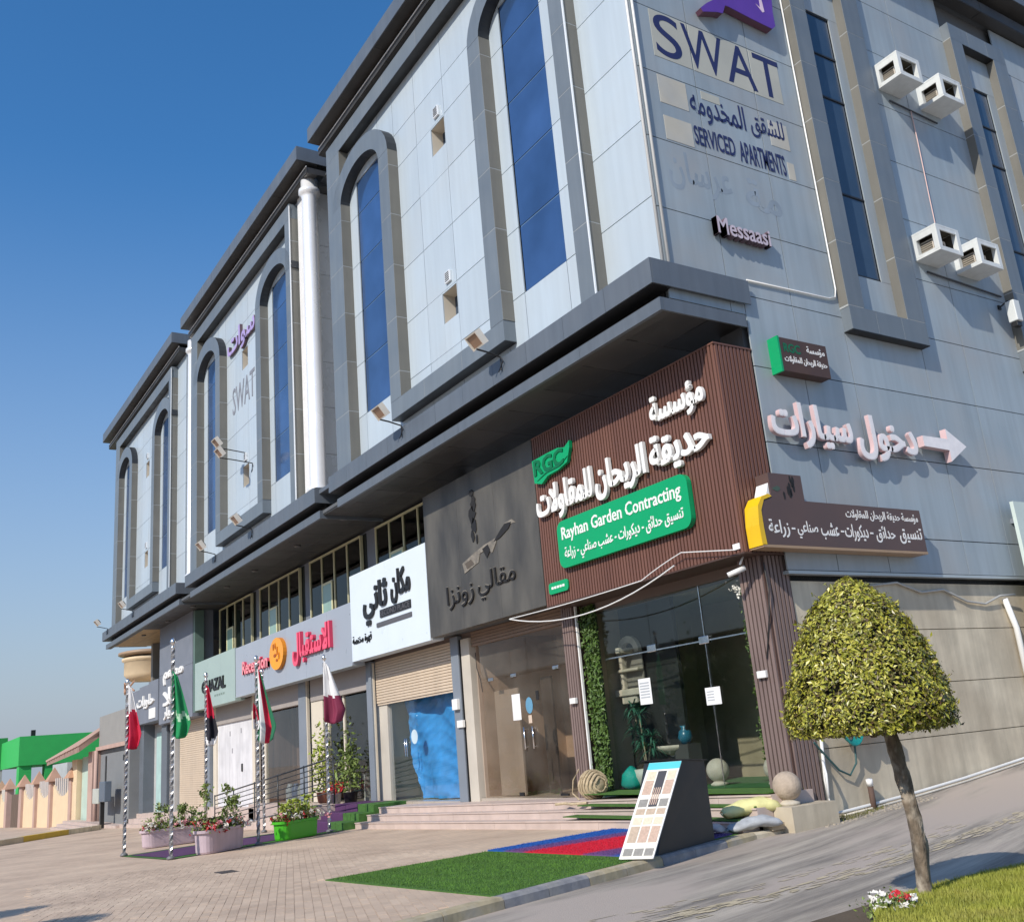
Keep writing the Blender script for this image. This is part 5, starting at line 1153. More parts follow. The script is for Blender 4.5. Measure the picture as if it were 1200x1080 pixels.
# sacks and rubble by the kerb
def sack(name, cx, cy, z, L_, Wd, H, rz, m, lab, seed):
    q = random.Random(seed); vs, fs = [], []; n1, n2 = 16, 12
    for i in range(n1+1):
        u = -1+2*i/n1
        for j in range(n2):
            a = 2*math.pi*j/n2; s_ = (1-abs(u)**4)**.5 if abs(u) < 1 else 0; s_ = max(s_, .25 if abs(u) < 1 else .2)
            x = u*L_/2; y = math.cos(a)*Wd/2*(s_ ** .4 if s_ > 0 else 0); zz = H/2+math.sin(a)*H/2*s_+.01*math.sin(9*u+3*a)+q.uniform(-.004,.004)+.04*math.sin(2.5*u+1)
            X = cx+x*math.cos(rz)-y*math.sin(rz); Y = cy+x*math.sin(rz)+y*math.cos(rz); vs.append((X, Y, z+max(0, zz)))
    for i in range(n1):
        for j in range(n2): a_ = i*n2+j; b_ = i*n2+(j+1) % n2; fs.append((a_, b_, b_+n2, a_+n2))
    fs += [tuple(range(n2)), tuple(range(n1*n2, n1*n2+n2))]
    o = mesh(name, vs, fs, m, smooth=True); tag(o, lab, 'sack'); return o
sack('sack', -11.90, 11.80, .20, .95, .42, .24, R(62), mat('yellow_sack', (.70,.66,.30), .6, var=.12, scale=5, bump=.3, bscale=12), 'yellow green sack lying across the lowest step by the kerb', 1)
sack('sack', -11.62, 11.55, .03, .85, .36, .17, R(62), mat('grey_sack', (.38,.40,.42), .7, var=.2, scale=6, bump=.3), 'grey sack under the yellow green one', 2)
sack('sack', -12.0, 11.05, .01, .35, .25, .12, R(20), mat('pinkish_sack', (.60,.50,.46), .7, var=.2), 'small pale bag on the ground beside the black stand', 3)
tag(box('broken_slab', (-11.85, 11.75, .0), (-11.45, 12.45, .10), mat('tan_slab', (.42,.35,.25), .9, var=.1)), 'tan broken slab on the kerb in front of the stone ball', 'slab')
q = random.Random(6)
o = grass_blades('weeds', [(-11.7,12.9),(-11.35,12.6),(-11.25,13.4),(-11.5,14.6),(-11.72,14.6)], lambda x, y: ZR(x,y)+.0, 1500, .05, mat('dry_weed', (.13,.13,.035), .8, var=.4), 3, .005); tag(o, 'dry weeds growing along the foot of the concrete wall', 'weeds', kind='stuff')
vs, fs = [], []
for _ in range(420):
    x = q.uniform(-11.72,-11.15); y = q.uniform(12.6,15.5); s_ = q.uniform(.006,.022); z = ZR(x,y); k = len(vs); vs += boxv((x-s_, y-s_, z-.004), (x+s_*q.uniform(.6,1.4), y+s_, z+s_*q.uniform(.4,1))); fs += [tuple(i+k for i in f) for f in BF]
o = mesh('gravel', vs, fs, mat('grit', (.36,.32,.26), .9, var=.2)); tag(o, 'loose grit at the foot of the concrete wall', 'gravel', kind='stuff')

# hose reel, tap, pipes on the concrete wall
hr = thing('hose_reel', (-11.6, 14.1, 1.2), 'teal hose coiled on the concrete wall behind the round tree', 'hose')
teal = mat('teal_hose', (.01,.20,.19), .4)
for k in range(6):
    tube('hose_coil', [(-11.62+.02*k, 14.05+(.17+.012*k)*math.cos(j*2*math.pi/20), 1.36+(.20+.014*k)*math.sin(j*2*math.pi/20)) for j in range(21)], .02, teal, hr, 6)
tube('hose_tail', [(-11.66, 14.2, 1.2), (-11.66, 14.15, .8), (-11.66, 13.95, .62), (-11.66, 13.7, .72), (-11.66, 13.4, 1.0), (-11.66, 13.2, 1.2)], .018, mat('dark_teal_hose', (.03,.09,.09), .5), hr, 6)
tag(box('red_crate', (-11.74, 14.25, 1.32), (-11.45, 14.9, 1.52), mat('red_plastic', (.48,.05,.03), .5)), 'red box on the concrete wall behind the tree crown', 'box')
def zw(y): return ZR(-11.6, y)+.04
tag(tube('water_pipe', [(-11.69, 13.42, 1.28), (-11.69, 13.36, .6), (-11.68, 13.36, zw(13.4)+.03)]+[(-11.66, y, zw(y)+.03) for y in (13.8, 14.6, 15.6, 17, 19, 22, 26)], .028, pipe_w, n=8), 'white water pipe bending along the foot of the concrete wall', 'pipe')
tag(tube('water_pipe', [(-11.62, y, zw(y)-.02) for y in (13.6, 14.6, 15.6, 17, 19, 22, 26)], .02, mat('cream_pipe', (.6,.56,.48), .5), n=8), 'second thinner pipe lying on the ground beside the white one', 'pipe')
tag(tube('water_pipe', [(-11.5, 13.15, .33), (-11.5, 13.18, .7), (-11.58, 13.25, .86), (-11.69, 13.36, .9)], .022, pipe_w, n=8), 'short white curved pipe beside the stone ball', 'pipe')
stp = thing('pipe_stub', (-11.55, 14.35, .05), 'rusty pipe stub with a white cap at the foot of the wall', 'pipe'); tube('pipe', [(-11.62, 14.35, -.05), (-11.62, 14.35, .42)], .05, mat('rusty_iron', (.10,.06,.045), .8, var=.3), stp, 10); tube('cap', [(-11.62, 14.35, .42), (-11.60, 14.32, .52)], .055, white_p, stp, 12)
tag(tube('drain_pipe', [(-11.66, 19.55, 3.6), (-11.66, 19.75, 3.0), (-11.66, 19.75, .5)], .06, pipe_w, n=10), 'white drain pipe on the concrete wall under the blank panel', 'pipe')

# ------------------------------------------------------------------ flagpoles and flags
pole_m = mat('spiral_pole_silver', (.50,.50,.50), .3, .8, var=.1); pole_d = mat('spiral_pole_dark', (.16,.16,.165), .45)
PO = [(-27.4,5.66,4.36,'first flagpole at the outer left corner of the walkway'), (-23.39,5.8,4.80,'tall flagpole at the outer right corner of the walkway'),
      (-30.0,8.4,4.75,'flagpole behind the large lilac planter, middle of the left row'), (-24.52,8.11,4.5,'flagpole right of the large lilac planter'),
      (-30.9,10.4,4.9,'flagpole of the left row nearest the building'), (-26.14,10.56,4.68,'flagpole at the foot of the purple steps')]
def spiral(name, x, y, z0, h, r, par):
    vs, fs, mi = [], [], []; n_, m_ = 8, int(h/.05)
    for k in range(m_+1):
        for i in range(n_):
            a = 2*math.pi*i/n_+k*.55; rr_ = r*(1+.16*math.cos(i*math.pi)); vs.append((x+rr_*math.cos(a), y+rr_*math.sin(a), z0+h*k/m_))
    for k in range(m_):
        for i in range(n_): a = k*n_+i; b_ = k*n_+(i+1) % n_; fs.append((a, b_, b_+n_, a+n_)); mi.append(0 if i % 4 < 2 else 1)
    fs.append(tuple(range(m_*n_, m_*n_+n_))); mi.append(0)
    return mesh(name, vs, fs, [pole_m, pole_d], par, mi=mi)
for x, y, h, lab in PO:
    z = G(x, y); t = thing('flagpole', (x, y, z), lab, 'flagpole', 'flagpoles lining the walkway')
    lathe('base', [(.09, .0), (.09, .04), (.05, .07)], (x, y, z+.01), pole_d, t, 14)
    spiral('shaft', x, y, z+.06, h-.35, .040, t)
    zt = z+h-.30
    lathe('finial', [(.03, 0), (.055, .03), (.03, .06), (.03, .09), (.06, .14), (.065, .18), (.045, .23), (.01, .26)], (x, y, zt), chrome, t, 14)
def flag(x, y, ztop, hgt, wid, bands, lab, rz=0, seed=0, cat='flag', vert=False, emblem=None):
    """cloth hanging in folds: bands = list of (material, share) across the hoist-fly direction, which hangs downwards"""
    ms_ = [b_[0] for b_ in bands]; cum = []; s_ = 0
    for b_ in bands: s_ += b_[1]; cum.append(s_)
    N1, N2 = 14, 24; vs, fs, mi = [], [], []; q = random.Random(seed); p1, p2 = q.uniform(0, 6), q.uniform(0, 6)
    dx, dy = math.cos(rz), math.sin(rz)
    for j in range(N2+1):
        v = j/N2; open_ = .25+.75*min(1, v*1.25); open_ *= 1-.18*max(0, v-.8)*5
        for i in range(N1+1):
            u = i/N1; wv = wid*u*open_+.04; f_ = (.055+.03*v)*math.sin(u*9+p1+v*1.2)*min(1, v*3+.2)+.02*math.sin(u*21+p2)
            zz = ztop-hgt*v-.35*wid*u*(1-v)-.10*hgt*math.sin(u*3.1)*v*.5
            vs.append((x+dx*wv-dy*f_, y+dy*wv+dx*f_, zz))
    for j in range(N2):
        for i in range(N1):
            a_ = j*(N1+1)+i; fs.append((a_, a_+1, a_+N1+2, a_+N1+1))
            t_ = (i+.5)/N1 if vert else (j+.5)/N2+.10*math.sin(i*.9+p1)*(0 if vert else 1)*.4
            k = 0
            while k < len(cum)-1 and t_ > cum[k]: k += 1
            mi.append(k)
    o = mesh('flag', vs, fs, ms_, smooth=True, mi=mi); tag(o, lab, cat, 'flags hanging on the flagpoles'); 
    md = o.modifiers.new('thick', 'SOLIDIFY'); md.thickness = .006
    return o
fw = mat('flag_white', (.72,.72,.72), .8); fmar = mat('flag_maroon', (.20,.02,.06), .8); fred = mat('flag_red', (.50,.012,.05), .8); fgr = mat('flag_green', (.005,.22,.07), .8); fbl = mat('flag_black', (.012,.012,.02), .8); fgk = mat('flag_dark_green', (.01,.13,.06), .8)
flag(-27.4, 5.62, 3.95, 1.60, .42, [(fw, .40), (fred, .6)], 'white and red flag on the first flagpole', R(55), 1)
flag(-23.39, 5.76, 3.85, 1.45, .42, [(fgr, .62), (mat('flag_pale_mark', (.35,.55,.38), .8), .1), (fgr, .28)], 'green flag with pale script hanging on the tall flagpole', R(55), 2)
flag(-30.0, 8.36, 4.05, 1.70, .40, [(fred, .52), (fbl, .38), (fw, .10)], 'red black and white flag behind the tall flagpole', R(55), 3)
flag(-24.52, 8.07, 3.95, 1.75, .50, [(fgk, .22), (fw, .22), (fred, .26), (fgk, .30)], 'green white and red flag hanging on the pole right of the large planter', R(55), 4, vert=True)
flag(-24.56, 8.00, 3.1, .62, .28, [(fred, .6), (fw, .4)], 'red and white corner of a folded flag beside the green one', R(60), 6)
flag(-26.14, 10.5, 4.25, 1.65, .55, [(fw, .56), (fmar, .44)], 'white and maroon flag above the purple steps', R(50), 5)

# ------------------------------------------------------------------ planters and flowers
lil = mat('lilac_planter', (.50,.40,.44), .5, var=.08, scale=4, streak=.15); gpl = mat('bright_green_planter', (.06,.42,.015), .4, var=.05)
leaf1 = mat('flower_leaf', (.16,.22,.05), .55, var=.4, scale=8); leaf2 = mat('yellow_green_leaf', (.28,.34,.04), .55, var=.3, scale=8)
pet = {'white': mat('petal_white', (.75,.72,.66), .6), 'red': mat('petal_red', (.50,.02,.03), .6), 'pink': mat('petal_pink', (.65,.28,.30), .6)}
def planter(x, y, L_, rz, m, lab, plab, seed, hgt=.46, Wd=.5, tall=.8, red=.4, spiky=False):
    z = G(x, y)+.02; t = thing('planter', (x, y, z), lab, 'planter', 'troughs of flowers along the walkway')
    N = 10
    def oval(a, b_): 
        return [(a-b_+b_*math.cos(R(-90+180*i/N)), b_*math.sin(R(-90+180*i/N))) for i in range(N+1)]+[(-a+b_+b_*math.cos(R(90+180*i/N)), b_*math.sin(R(90+180*i/N))) for i in range(N+1)]
    prof = [(.90, 0), (.93, .04), (.97, hgt-.07), (1.04, hgt-.06), (1.04, hgt), (.96, hgt), (.93, hgt-.06)]
    vs, fs = [], []; n_ = 2*N+2; c_, s_ = math.cos(rz), math.sin(rz)
    for k, (s2, zz) in enumerate(prof):
        for a, b_ in oval(L_/2*s2, Wd/2*s2): vs.append((x+a*c_-b_*s_, y+a*s_+b_*c_, z+zz))
    for k in range(len(prof)-1):
        for i in range(n_): a = k*n_+i; b2 = k*n_+(i+1) % n_; fs.append((a, b2, b2+n_, a+n_))
    fs.append(tuple(range(n_))[::-1]); fs.append(tuple(range((len(prof)-1)*n_, len(prof)*n_))); 
    o = mesh('trough', vs, fs, m, t); tubes('rim_ring', [[(x+(-.3*L_+.0)*c_, y+(-.3*L_)*s_, z+.1+.001), (x+.3*L_*c_, y+.3*L_*s_, z+.1)]], .01, m, t)
    q = random.Random(seed); f = thing('flowers', (x, y, z+hgt-.1), plab, 'flowers', 'flowers in the troughs')
    def pt(a, b_, zz): return (x+a*c_-b_*s_, y+a*s_+b_*c_, z+hgt-.05+zz)
    P1 = [pt(q.uniform(-L_/2*.95, L_/2*.95), q.gauss(0, Wd*.26), abs(q.gauss(.05, .12))) for _ in range(1100)]
    leaves('foliage', P1, leaf1, f, .045, seed); P2 = []
    stems = []
    for k in range(9):
        a = q.uniform(-L_/2*.8, L_/2*.8); hh = q.uniform(.3, tall); b0_ = q.gauss(0,.06); top_ = pt(a+q.uniform(-.1,.1), b0_, hh); stems.append([pt(a, b0_, 0), top_])
        P2 += [tuple(V(top_)+V((q.gauss(0,.06), q.gauss(0,.06), -abs(q.gauss(0,.18))))) for _ in range(55)]
    tubes('stems', stems, .008, stm, f, 5, kind='stuff'); leaves('tall_leaves', P2, leaf2 if spiky else leaf1, f, .05, seed+1)
    if spiky:
        vs, fs = [], []
        for k in range(90):
            a = q.uniform(-.1, L_/2*.9); az_ = q.uniform(0, 6.28); e2 = q.uniform(.5, 1.4); LL = q.uniform(.3,.62); d = V((math.cos(az_)*math.cos(e2), math.sin(az_)*math.cos(e2), math.sin(e2))); s2 = d.cross(V((0,0,1))).normalized()*.022; p0 = V(pt(a, 0, 0)); k0 = len(vs)
            vs += [tuple(p0-s2*.5), tuple(p0+s2*.5), tuple(p0+d*LL*.6+s2), tuple(p0+d*LL*.6-s2), tuple(p0+d*LL+V((0,0,-.05)))]; fs += [(k0,k0+1,k0+2,k0+3),(k0+3,k0+2,k0+4)]
        o = mesh('blade_leaves', vs, fs, leaf2, f); o['kind'] = 'stuff'
    for cname, cnt in (('white', 34), ('red', int(40*red)), ('pink', 14)):
        pts_ = []
        for _ in range(cnt):
            c0 = V(pt(q.uniform(-L_/2, L_/2), q.gauss(-.04, Wd*.30), q.uniform(.0,.22))); pts_ += [tuple(c0+V((q.gauss(0,.035), q.gauss(0,.035), q.gauss(0,.03)))) for _ in range(12)]
        if pts_: leaves('blossoms', pts_, pet[cname], f, .042, seed+7)
    return t
dirw = math.atan2(.87, -.49)
planter(-30.05, 7.45, 1.7, dirw-.35, lil, 'lilac flower trough on the far left side of the walkway', 'white flowers and leaves in the far left lilac trough', 21, tall=.75, red=.5)
planter(-24.05, 7.05, 1.55, dirw+.15, lil, 'larger lilac flower trough between the tall flagpole and the next one', 'tall stems with red and white flowers in the larger lilac trough', 22, hgt=.50, tall=1.05, red=1)
planter(-25.35, 9.35, 1.45, dirw, gpl, 'bright green flower trough near the purple steps', 'yellow green spiky leaves and flowers in the bright green trough', 23, hgt=.44, tall=.6, red=.6, spiky=True)
# plants inside and before the flower shop
for i, (x, y, hh, lab, m_) in enumerate([(-29.3, 12.55, 1.5, 'leafy potted plant beside the right post of the flower shop', leaf1), (-31.6, 12.6, 1.9, 'tall yellow green plant in front of the flower shop window', leaf2), (-28.9, 13.8, 2.6, 'dark tree like plant inside the flower shop', leaf_g)]):
    t = thing('potted_plant', (x, y, .28), lab, 'plant'); lathe('pot', [(.12, 0), (.18, .05), (.22, .32), (.24, .34), (.2, .34), (.01, .3)], (x, y, .28), [black_m, mat('terracotta', (.36,.15,.09), .8), black_m][i], t, 16)
    q = random.Random(40+i); leaves('foliage', [(x+q.gauss(0,.22), y+q.gauss(0,.18), .28+.35+abs(q.gauss(.45*hh,.3*hh))) for _ in range(520)], m_, t, .07, 50+i); tube('stem', [(x, y, .5), (x, y, .28+hh*.8)], .02, stm, t, 6)
q = random.Random(77)
t = thing('flower_bucket', (-29.6, 12.5, .28), 'bucket of red flowers on the flower shop step', 'flowers'); lathe('bucket', [(.12, 0), (.16, .3), (.17, .3), (.15, .28), (.01, .27)], (-30.3, 12.5, .28), mat('zinc', (.45,.46,.47), .4, .5), t, 16); leaves('blossoms', [(-30.3+q.gauss(0,.14), 12.5+q.gauss(0,.12), .72+q.gauss(0,.1)) for _ in range(260)], pet['red'], t, .04, 5)
tbk = thing('display_table', (-29.4, 13.6, .28), 'white bench with a dark top inside the flower shop', 'table'); box('top', (-30.2, 13.3, 1.1), (-28.7, 14.0, 1.18), brown_d, tbk)
for a_ in (-30.1, -28.85): box('leg', (a_, 13.35, .28), (a_+.1, 13.9, 1.1), white_p, tbk)
for i, (x, c_) in enumerate([(-35.6, (.45,.46,.46)), (-36.2, (.10,.16,.32)), (-36.8, (.42,.45,.5))]):
    o = lathe('display_jar', [(.14, 0), (.17, .1), (.17, .5), (.1, .62), (.1, .68)], (x, 13.4, .2), mat('jar_%s' % ['white','navy','pale_blue'][i], c_, .3)); tag(o, ['white jar', 'navy jar', 'pale blue jar'][i]+' standing behind the curtained shop window', 'jar')

# ------------------------------------------------------------------ topiary trees
bark = mat('tree_bark', (.15,.115,.08), .95, var=.4, scale=12, bump=1.6, bscale=18, dirt=(.42,.36,.28), dirt_amt=1.0, dirt_scale=11, stretch=(1,1,.6))
lf = bpy.data.materials.new('topiary_leaf'); lf.use_nodes = True
n = lf.node_tree.nodes; l = lf.node_tree.links; b = n['Principled BSDF']; b.inputs['Roughness'].default_value = .38; b.inputs['Specular IOR Level'].default_value = .6
geo = n.new('ShaderNodeNewGeometry'); cr = n.new('ShaderNodeValToRGB'); e = cr.color_ramp.elements
e[0].position = 0; e[0].color = (.07,.085,.012,1); e[1].position = 1; e[1].color = (.52,.46,.09,1)
x_ = e.new(.4); x_.color = (.22,.235,.022,1); x_ = e.new(.75); x_.color = (.38,.37,.04,1); x_ = e.new(.05); x_.color = (.10,.06,.03,1)
l.new(geo.outputs['Random Per Island'], cr.inputs[0]); l.new(cr.outputs[0], b.inputs['Base Color'])
b.inputs['Subsurface Weight'].default_value = 0
def crown_r(z):      # radius by height above the crown base (0..1.36)
    K = [(0,.60),(.06,.71),(.16,.755),(.32,.725),(.52,.665),(.72,.59),(.90,.51),(1.07,.41),(1.19,.30),(1.28,.20),(1.34,.10),(1.365,.0)]
    for (a, ra), (b_, rb_) in zip(K, K[1:]):
        if a <= z <= b_: return ra+(rb_-ra)*(z-a)/(b_-a)
    return 0
def topiary(x, y, lab, seed, nleaf):
    t = thing('topiary_tree', (x, y, 0), lab, 'tree'); q = random.Random(seed)
    path = [(x+.12, y+.19, -.05), (x+.115, y+.17, .1), (x+.14, y+.17, .5), (x+.11, y+.17, .9), (x+.10, y+.14, 1.25), (x+.07, y+.10, 1.55)]
    vs, fs = [], []; P_ = []
    for i in range(31):
        s_ = i/30*(len(path)-1); k = min(int(s_), len(path)-2); f_ = s_-k; p = V(path[k]).lerp(V(path[k+1]), f_); P_.append(p)
    n_ = 14
    for i, p in enumerate(P_):
        for j in range(n_):
            a = 2*math.pi*j/n_; base_r = .060+.05*max(0, 1-i/5)**2; rr_ = base_r*(1+.14*math.sin(3*a+i*.4)+.09*math.sin(7*a-i)+q.uniform(-.09,.09)); vs.append((p.x+rr_*math.cos(a), p.y+rr_*math.sin(a), p.z))
    for i in range(30):
        for j in range(n_): a = i*n_+j; b_ = i*n_+(j+1) % n_; fs.append((a, b_, b_+n_, a+n_))
    mesh('trunk', vs, fs, bark, t, smooth=True)
    zb = 1.43
    for k in range(9):
        a = k*.7; rr_ = q.uniform(.35,.6); tube('branch', [(x, y, 1.4), (x+rr_*.4*math.cos(a), y+rr_*.4*math.sin(a), 1.62), (x+rr_*math.cos(a), y+rr_*math.sin(a), 1.75+q.uniform(0,.4))], [.03,.02,.008], bark, t, 6)
    # dense twiggy inside
    vs, fs = [], []; n_ = 28; zz = [.05+.08*k for k in range(16)]
    for z_ in zz:
        for j in range(n_): a = 2*math.pi*j/n_; rr_ = max(.02, crown_r(z_)-.13)*(1+q.uniform(-.05,.05)); vs.append((x+rr_*math.cos(a), y+rr_*math.sin(a), zb+z_+q.uniform(-.02,.02)))
    for i in range(len(zz)-1):
        for j in range(n_): a = i*n_+j; b_ = i*n_+(j+1) % n_; fs.append((a, b_, b_+n_, a+n_))
    fs.append(tuple(range(n_))); mesh('twig_core', vs, fs, mat('twig_brown', (.035,.028,.015), .95, var=.4, scale=20), t)
    pts_, outs = [], []
    while len(pts_) < nleaf:
        if q.random() < .15: z_ = q.uniform(0, .05); rr_ = q.uniform(.15, .74)
        else:
            z_ = q.uniform(.0, 1.37); 
            if q.random() > (crown_r(z_)+.15)/.95: continue
            rr_ = crown_r(z_)
        a = q.uniform(0, 6.2832)
        lump = 1+.030*math.sin(5*a+7*z_)+.022*math.sin(11*a-13*z_+seed)+.015*math.sin(23*a+17*z_)
        hole = max(0, math.sin(7*a+2.3*math.sin(5*z_+seed))*math.sin(9*z_+3*math.sin(2*a))-.35)
        if q.random() < hole*.9: continue
        rr_ = rr_*lump*.965-abs(q.gauss(0,.035))-.10*hole*q.random()+(.03 if q.random() < .06 else 0)
        pts_.append((x+rr_*math.cos(a), y+rr_*math.sin(a), zb+z_+q.gauss(0,.012))); sl = .45 if z_ < 1 else 1.0
        outs.append((math.cos(a), math.sin(a), sl if z_ > .08 else -.4))
    it = iter(outs)
    leaves('crown', pts_, lf, t, .021, seed+1, out=lambda p: next(it))
    tw, tp_ = [], []
    for k in range(90):
        a = q.uniform(0, 6.28); z_ = q.uniform(.02, 1.3); r0 = crown_r(z_)*.8; r1 = crown_r(z_)+q.uniform(-.03,.06); p0 = (x+r0*math.cos(a), y+r0*math.sin(a), zb+z_-.06); p1 = (x+r1*math.cos(a+.05), y+r1*math.sin(a+.05), zb+z_+q.uniform(-.02,.07)); tw.append([p0, p1])
        for j in range(4): f_ = .7+.3*j/3; tp_.append(tuple(V(p0).lerp(V(p1), f_)+V((q.gauss(0,.012), q.gauss(0,.012), q.gauss(0,.012)))))
    tubes('twigs', tw, .003, bark, t, 4, kind='stuff'); leaves('shoot_leaves', tp_, lf, t, .024, seed+3)
    return t
topiary(-5.99, 7.56, 'round topped clipped tree with a bare leaning trunk on the traffic island', 3, 34000)
# two more trees of the same kind stand left of the picture; their shadows reach into it
topiary(-15.0, -1.25, 'clipped tree outside the picture on the left, nearer the street', 5, 9000); topiary(-12.65, -.85, 'clipped tree outside the picture on the left, nearer the camera', 6, 9000)
# flowers at the foot of the tree
q = random.Random(31)
fb = thing('flower_clump', (-5.65, 6.98, 0), 'clump of white and red petunias at the foot of the clipped tree', 'flowers')
cx, cy = -5.64, 6.98
leaves('foliage', [(cx+q.gauss(0,.085), cy+q.gauss(0,.085), abs(q.gauss(.08,.05))) for _ in range(1700)], leaf1, fb, .020, 3)
for nm, cnt, ox, oy, s_ in (('white', 42, 0, 0, .085), ('red', 14, .05, .02, .035)):
    pts_ = []
    for _ in range(cnt):
        c0 = V((cx+ox+q.gauss(0,s_), cy+oy+q.gauss(0,s_), .14+q.gauss(0,.04)))
        for k in range(6): a = k*1.05; pts_.append(tuple(c0+V((.022*math.cos(a), .022*math.sin(a), 0))))
    leaves('blossoms', pts_, pet[nm], fb, .022, 9, out=lambda p: (.3,-.7,.6))

# ------------------------------------------------------------------ neighbours on the left
gb_m = mat('grey_plaster', (.19,.20,.205), .85, var=.06, bump=.1); pk_m = mat('pinkish_plaster', (.45,.31,.26), .8, var=.08); cr_m = mat('yellow_cream_plaster', (.70,.55,.36), .8, var=.05)
nb = thing('grey_side_building', (-60, 12, -1.2), 'plain grey building with a pink drain pipe left of the apartment block', 'building')
box('wall', (-65.0, 12.0, -1.6), (-57.2, 20, 3.30), gb_m, nb); box('upper_wall', (-65.7, 12.0, 3.5), (-57.2, 20, 5.25), mat('warm_grey_plaster', (.27,.265,.25), .85, var=.06), nb)
box('band', (-65.9, 11.85, 3.28), (-57.2, 12.0, 3.5), pk_m, nb); box('shadow_gap', (-65, 11.97, 3.05), (-57.2, 12.0, 3.28), black_m, nb); tube('drain_pipe', [(-65.3, 11.8, 3.3), (-65.3, 11.8, -1.2)], .12, pk_m, nb, 10)
box('vent_slot', (-63.5, 11.96, .9), (-63.2, 12.0, 2.9), black_m, nb); box('base_step', (-65, 11.4, -1.6), (-57.4, 12.0, -.75), step_m, nb); box('lamp', (-57.9, 11.8, 2.5), (-57.7, 12, 2.8), black_m, nb)
em = thing('electric_meter', (-60.5, 11.3, -.7), 'pale electric meter boxes on a post before the grey building', 'meter')
box('post', (-60.6, 11.2, -1.1), (-60.35, 11.4, .6), black_m, em); box('meter_box', (-62.3, 11.1, .35), (-60.6, 11.4, 1.15), mat('pale_box', (.45,.47,.42), .5), em, bev=.03); box('meter_box', (-60.4, 11.1, .45), (-58.9, 11.45, 1.5), mat('blue_grey_box', (.10,.13,.17), .4), em, bev=.03)
gt = thing('tiled_gateway', (-70, 12, -1), 'turquoise gate under a small tiled canopy beside the grey building', 'gate')
box('gate_leaf', (-71.6, 12.1, -.9), (-67.4, 12.2, 3.1), mat('mint_gate', (.45,.58,.50), .5), gt); box('pillar', (-73.6, 11.8, -1.4), (-71.7, 12.4, 3.0), cr_m, gt); box('pillar', (-67.3, 11.7, -1.4), (-65.9, 12.4, 3.3), pk_m, gt)
vs = [(-78.2,10.9,3.05),(-65.8,10.9,3.6),(-65.8,13.2,5.2),(-76.5,13.2,4.4),(-78.2,10.9,2.85),(-65.8,10.9,3.3),(-65.8,13.2,4.9),(-76.5,13.2,4.1)]
mesh('canopy', vs, [(0,1,2,3),(7,6,5,4),(0,4,5,1),(1,5,6,2),(2,6,7,3),(3,7,4,0)], mat('red_tile', (.30,.20,.16), .8, var=.2, scale=2), gt)
tubes('tile_roll', [[(-78+1.0*k, 10.85, 3.1+.045*k), (-77+.95*k, 13.2, 4.45+.07*k)] for k in range(13)], .13, mat('pale_red_tile', (.42,.29,.24), .8), gt, 6)
fnc = thing('boundary_wall', (-90, 12, -1.6), 'cream boundary wall with pink pillars and swagged panels at the far left', 'wall')
xs_ = [-73.0, -81.5, -88.8]; zg = lambda x: G(x, 12)
for k, x in enumerate([-73.2, -81.8, -89.4, -97.6, -107.8, -114.8, -122]):
    w_ = .9 if k not in (3, 4) else 1.6
    box('pillar', (x-w_, 11.7, zg(x)-.4), (x, 12.3, 1.9-.012*(-73-x)), pk_m, fnc)
    vs = [(x-w_-.35, 11.45, 1.9-.012*(-73-x)), (x+.35, 11.45, 1.9-.012*(-73-x)), (x+.35, 12.5, 1.9-.012*(-73-x)), (x-w_-.35, 12.5, 1.9-.012*(-73-x)), (x-w_*.5, 12, 2.9-.012*(-73-x))]
    mesh('cap', vs, [(3,2,1,0),(0,1,4),(1,2,4),(2,3,4),(3,0,4)], mat('terracotta_cap', (.45,.27,.18), .8), fnc)
for x0, x1 in [(-81.8,-74.1),(-89.4,-82.7),(-97.6,-90.3),(-114.8,-109.4),(-122,-115.7)]:
    N = 12; zt = .95-.012*(-73-x1); zb_ = zg((x0+x1)/2)-.4; top = [(x0+(x1-x0)*i/N, zt+.9*(2*i/N-1)**2-.2) for i in range(N+1)]
    prism('panel', [(x0, zb_), (x1, zb_)]+top[::-1], 11.9, 12.1, toF, cr_m, fnc)
    tubes('iron_work', [[(x0+(x1-x0)*(i+.5)/9, 12, zt+.9*(2*(i+.5)/9-1)**2-.2), (x0+(x1-x0)*(i+.5)/9, 12, 2.0-.012*(-73-x1))] for i in range(9)], .06, mat('white_iron', (.66,.6,.55), .6), fnc, 5)
tubes('gate_bars', [[(-106+1.2*k, 12, -2.3), (-106+1.2*k, 12, 1.0)] for k in range(7)], .10, mat('brown_iron', (.18,.13,.10), .7), fnc, 5)
gbd = thing('green_building', (-112, 20, -2), 'bright green flat roofed building beyond the boundary wall', 'building'); gm = mat('bright_green_render', (.03,.42,.09), .7, var=.05)
box('upper_storey', (-125, 12.8, 3.55), (-110, 30, 6.3), gm, gbd); box('column', (-112, 12.9, -2), (-110.2, 14.0, 3.55), gm, gbd); box('column', (-112, 15.2, -2), (-110.2, 15.9, 3.55), gm, gbd)
box('annex', (-140, 10.5, 3.6), (-125.1, 13.4, 6.9), mat('deep_green_render', (.015,.24,.05), .7), gbd); box('lower_wall', (-139, 8.0, -2.3), (-125.2, 13, 3.6), mat('pale_grey_render', (.40,.43,.43), .8), gbd)
wbd = box('white_garden_building', (-104, 15.0, -2.4), (-96, 22, 3.3), mat('pale_grey_render')); tag(wbd, 'pale grey flat building between the green building and the boundary wall', 'building')
tag(mesh('roof_tank', boxv((-113.5, 14.2, 6.3), (-113.1, 14.6, 7.0)), BF, black_m), 'small dark tank on the roof of the green building', 'roof fitting')
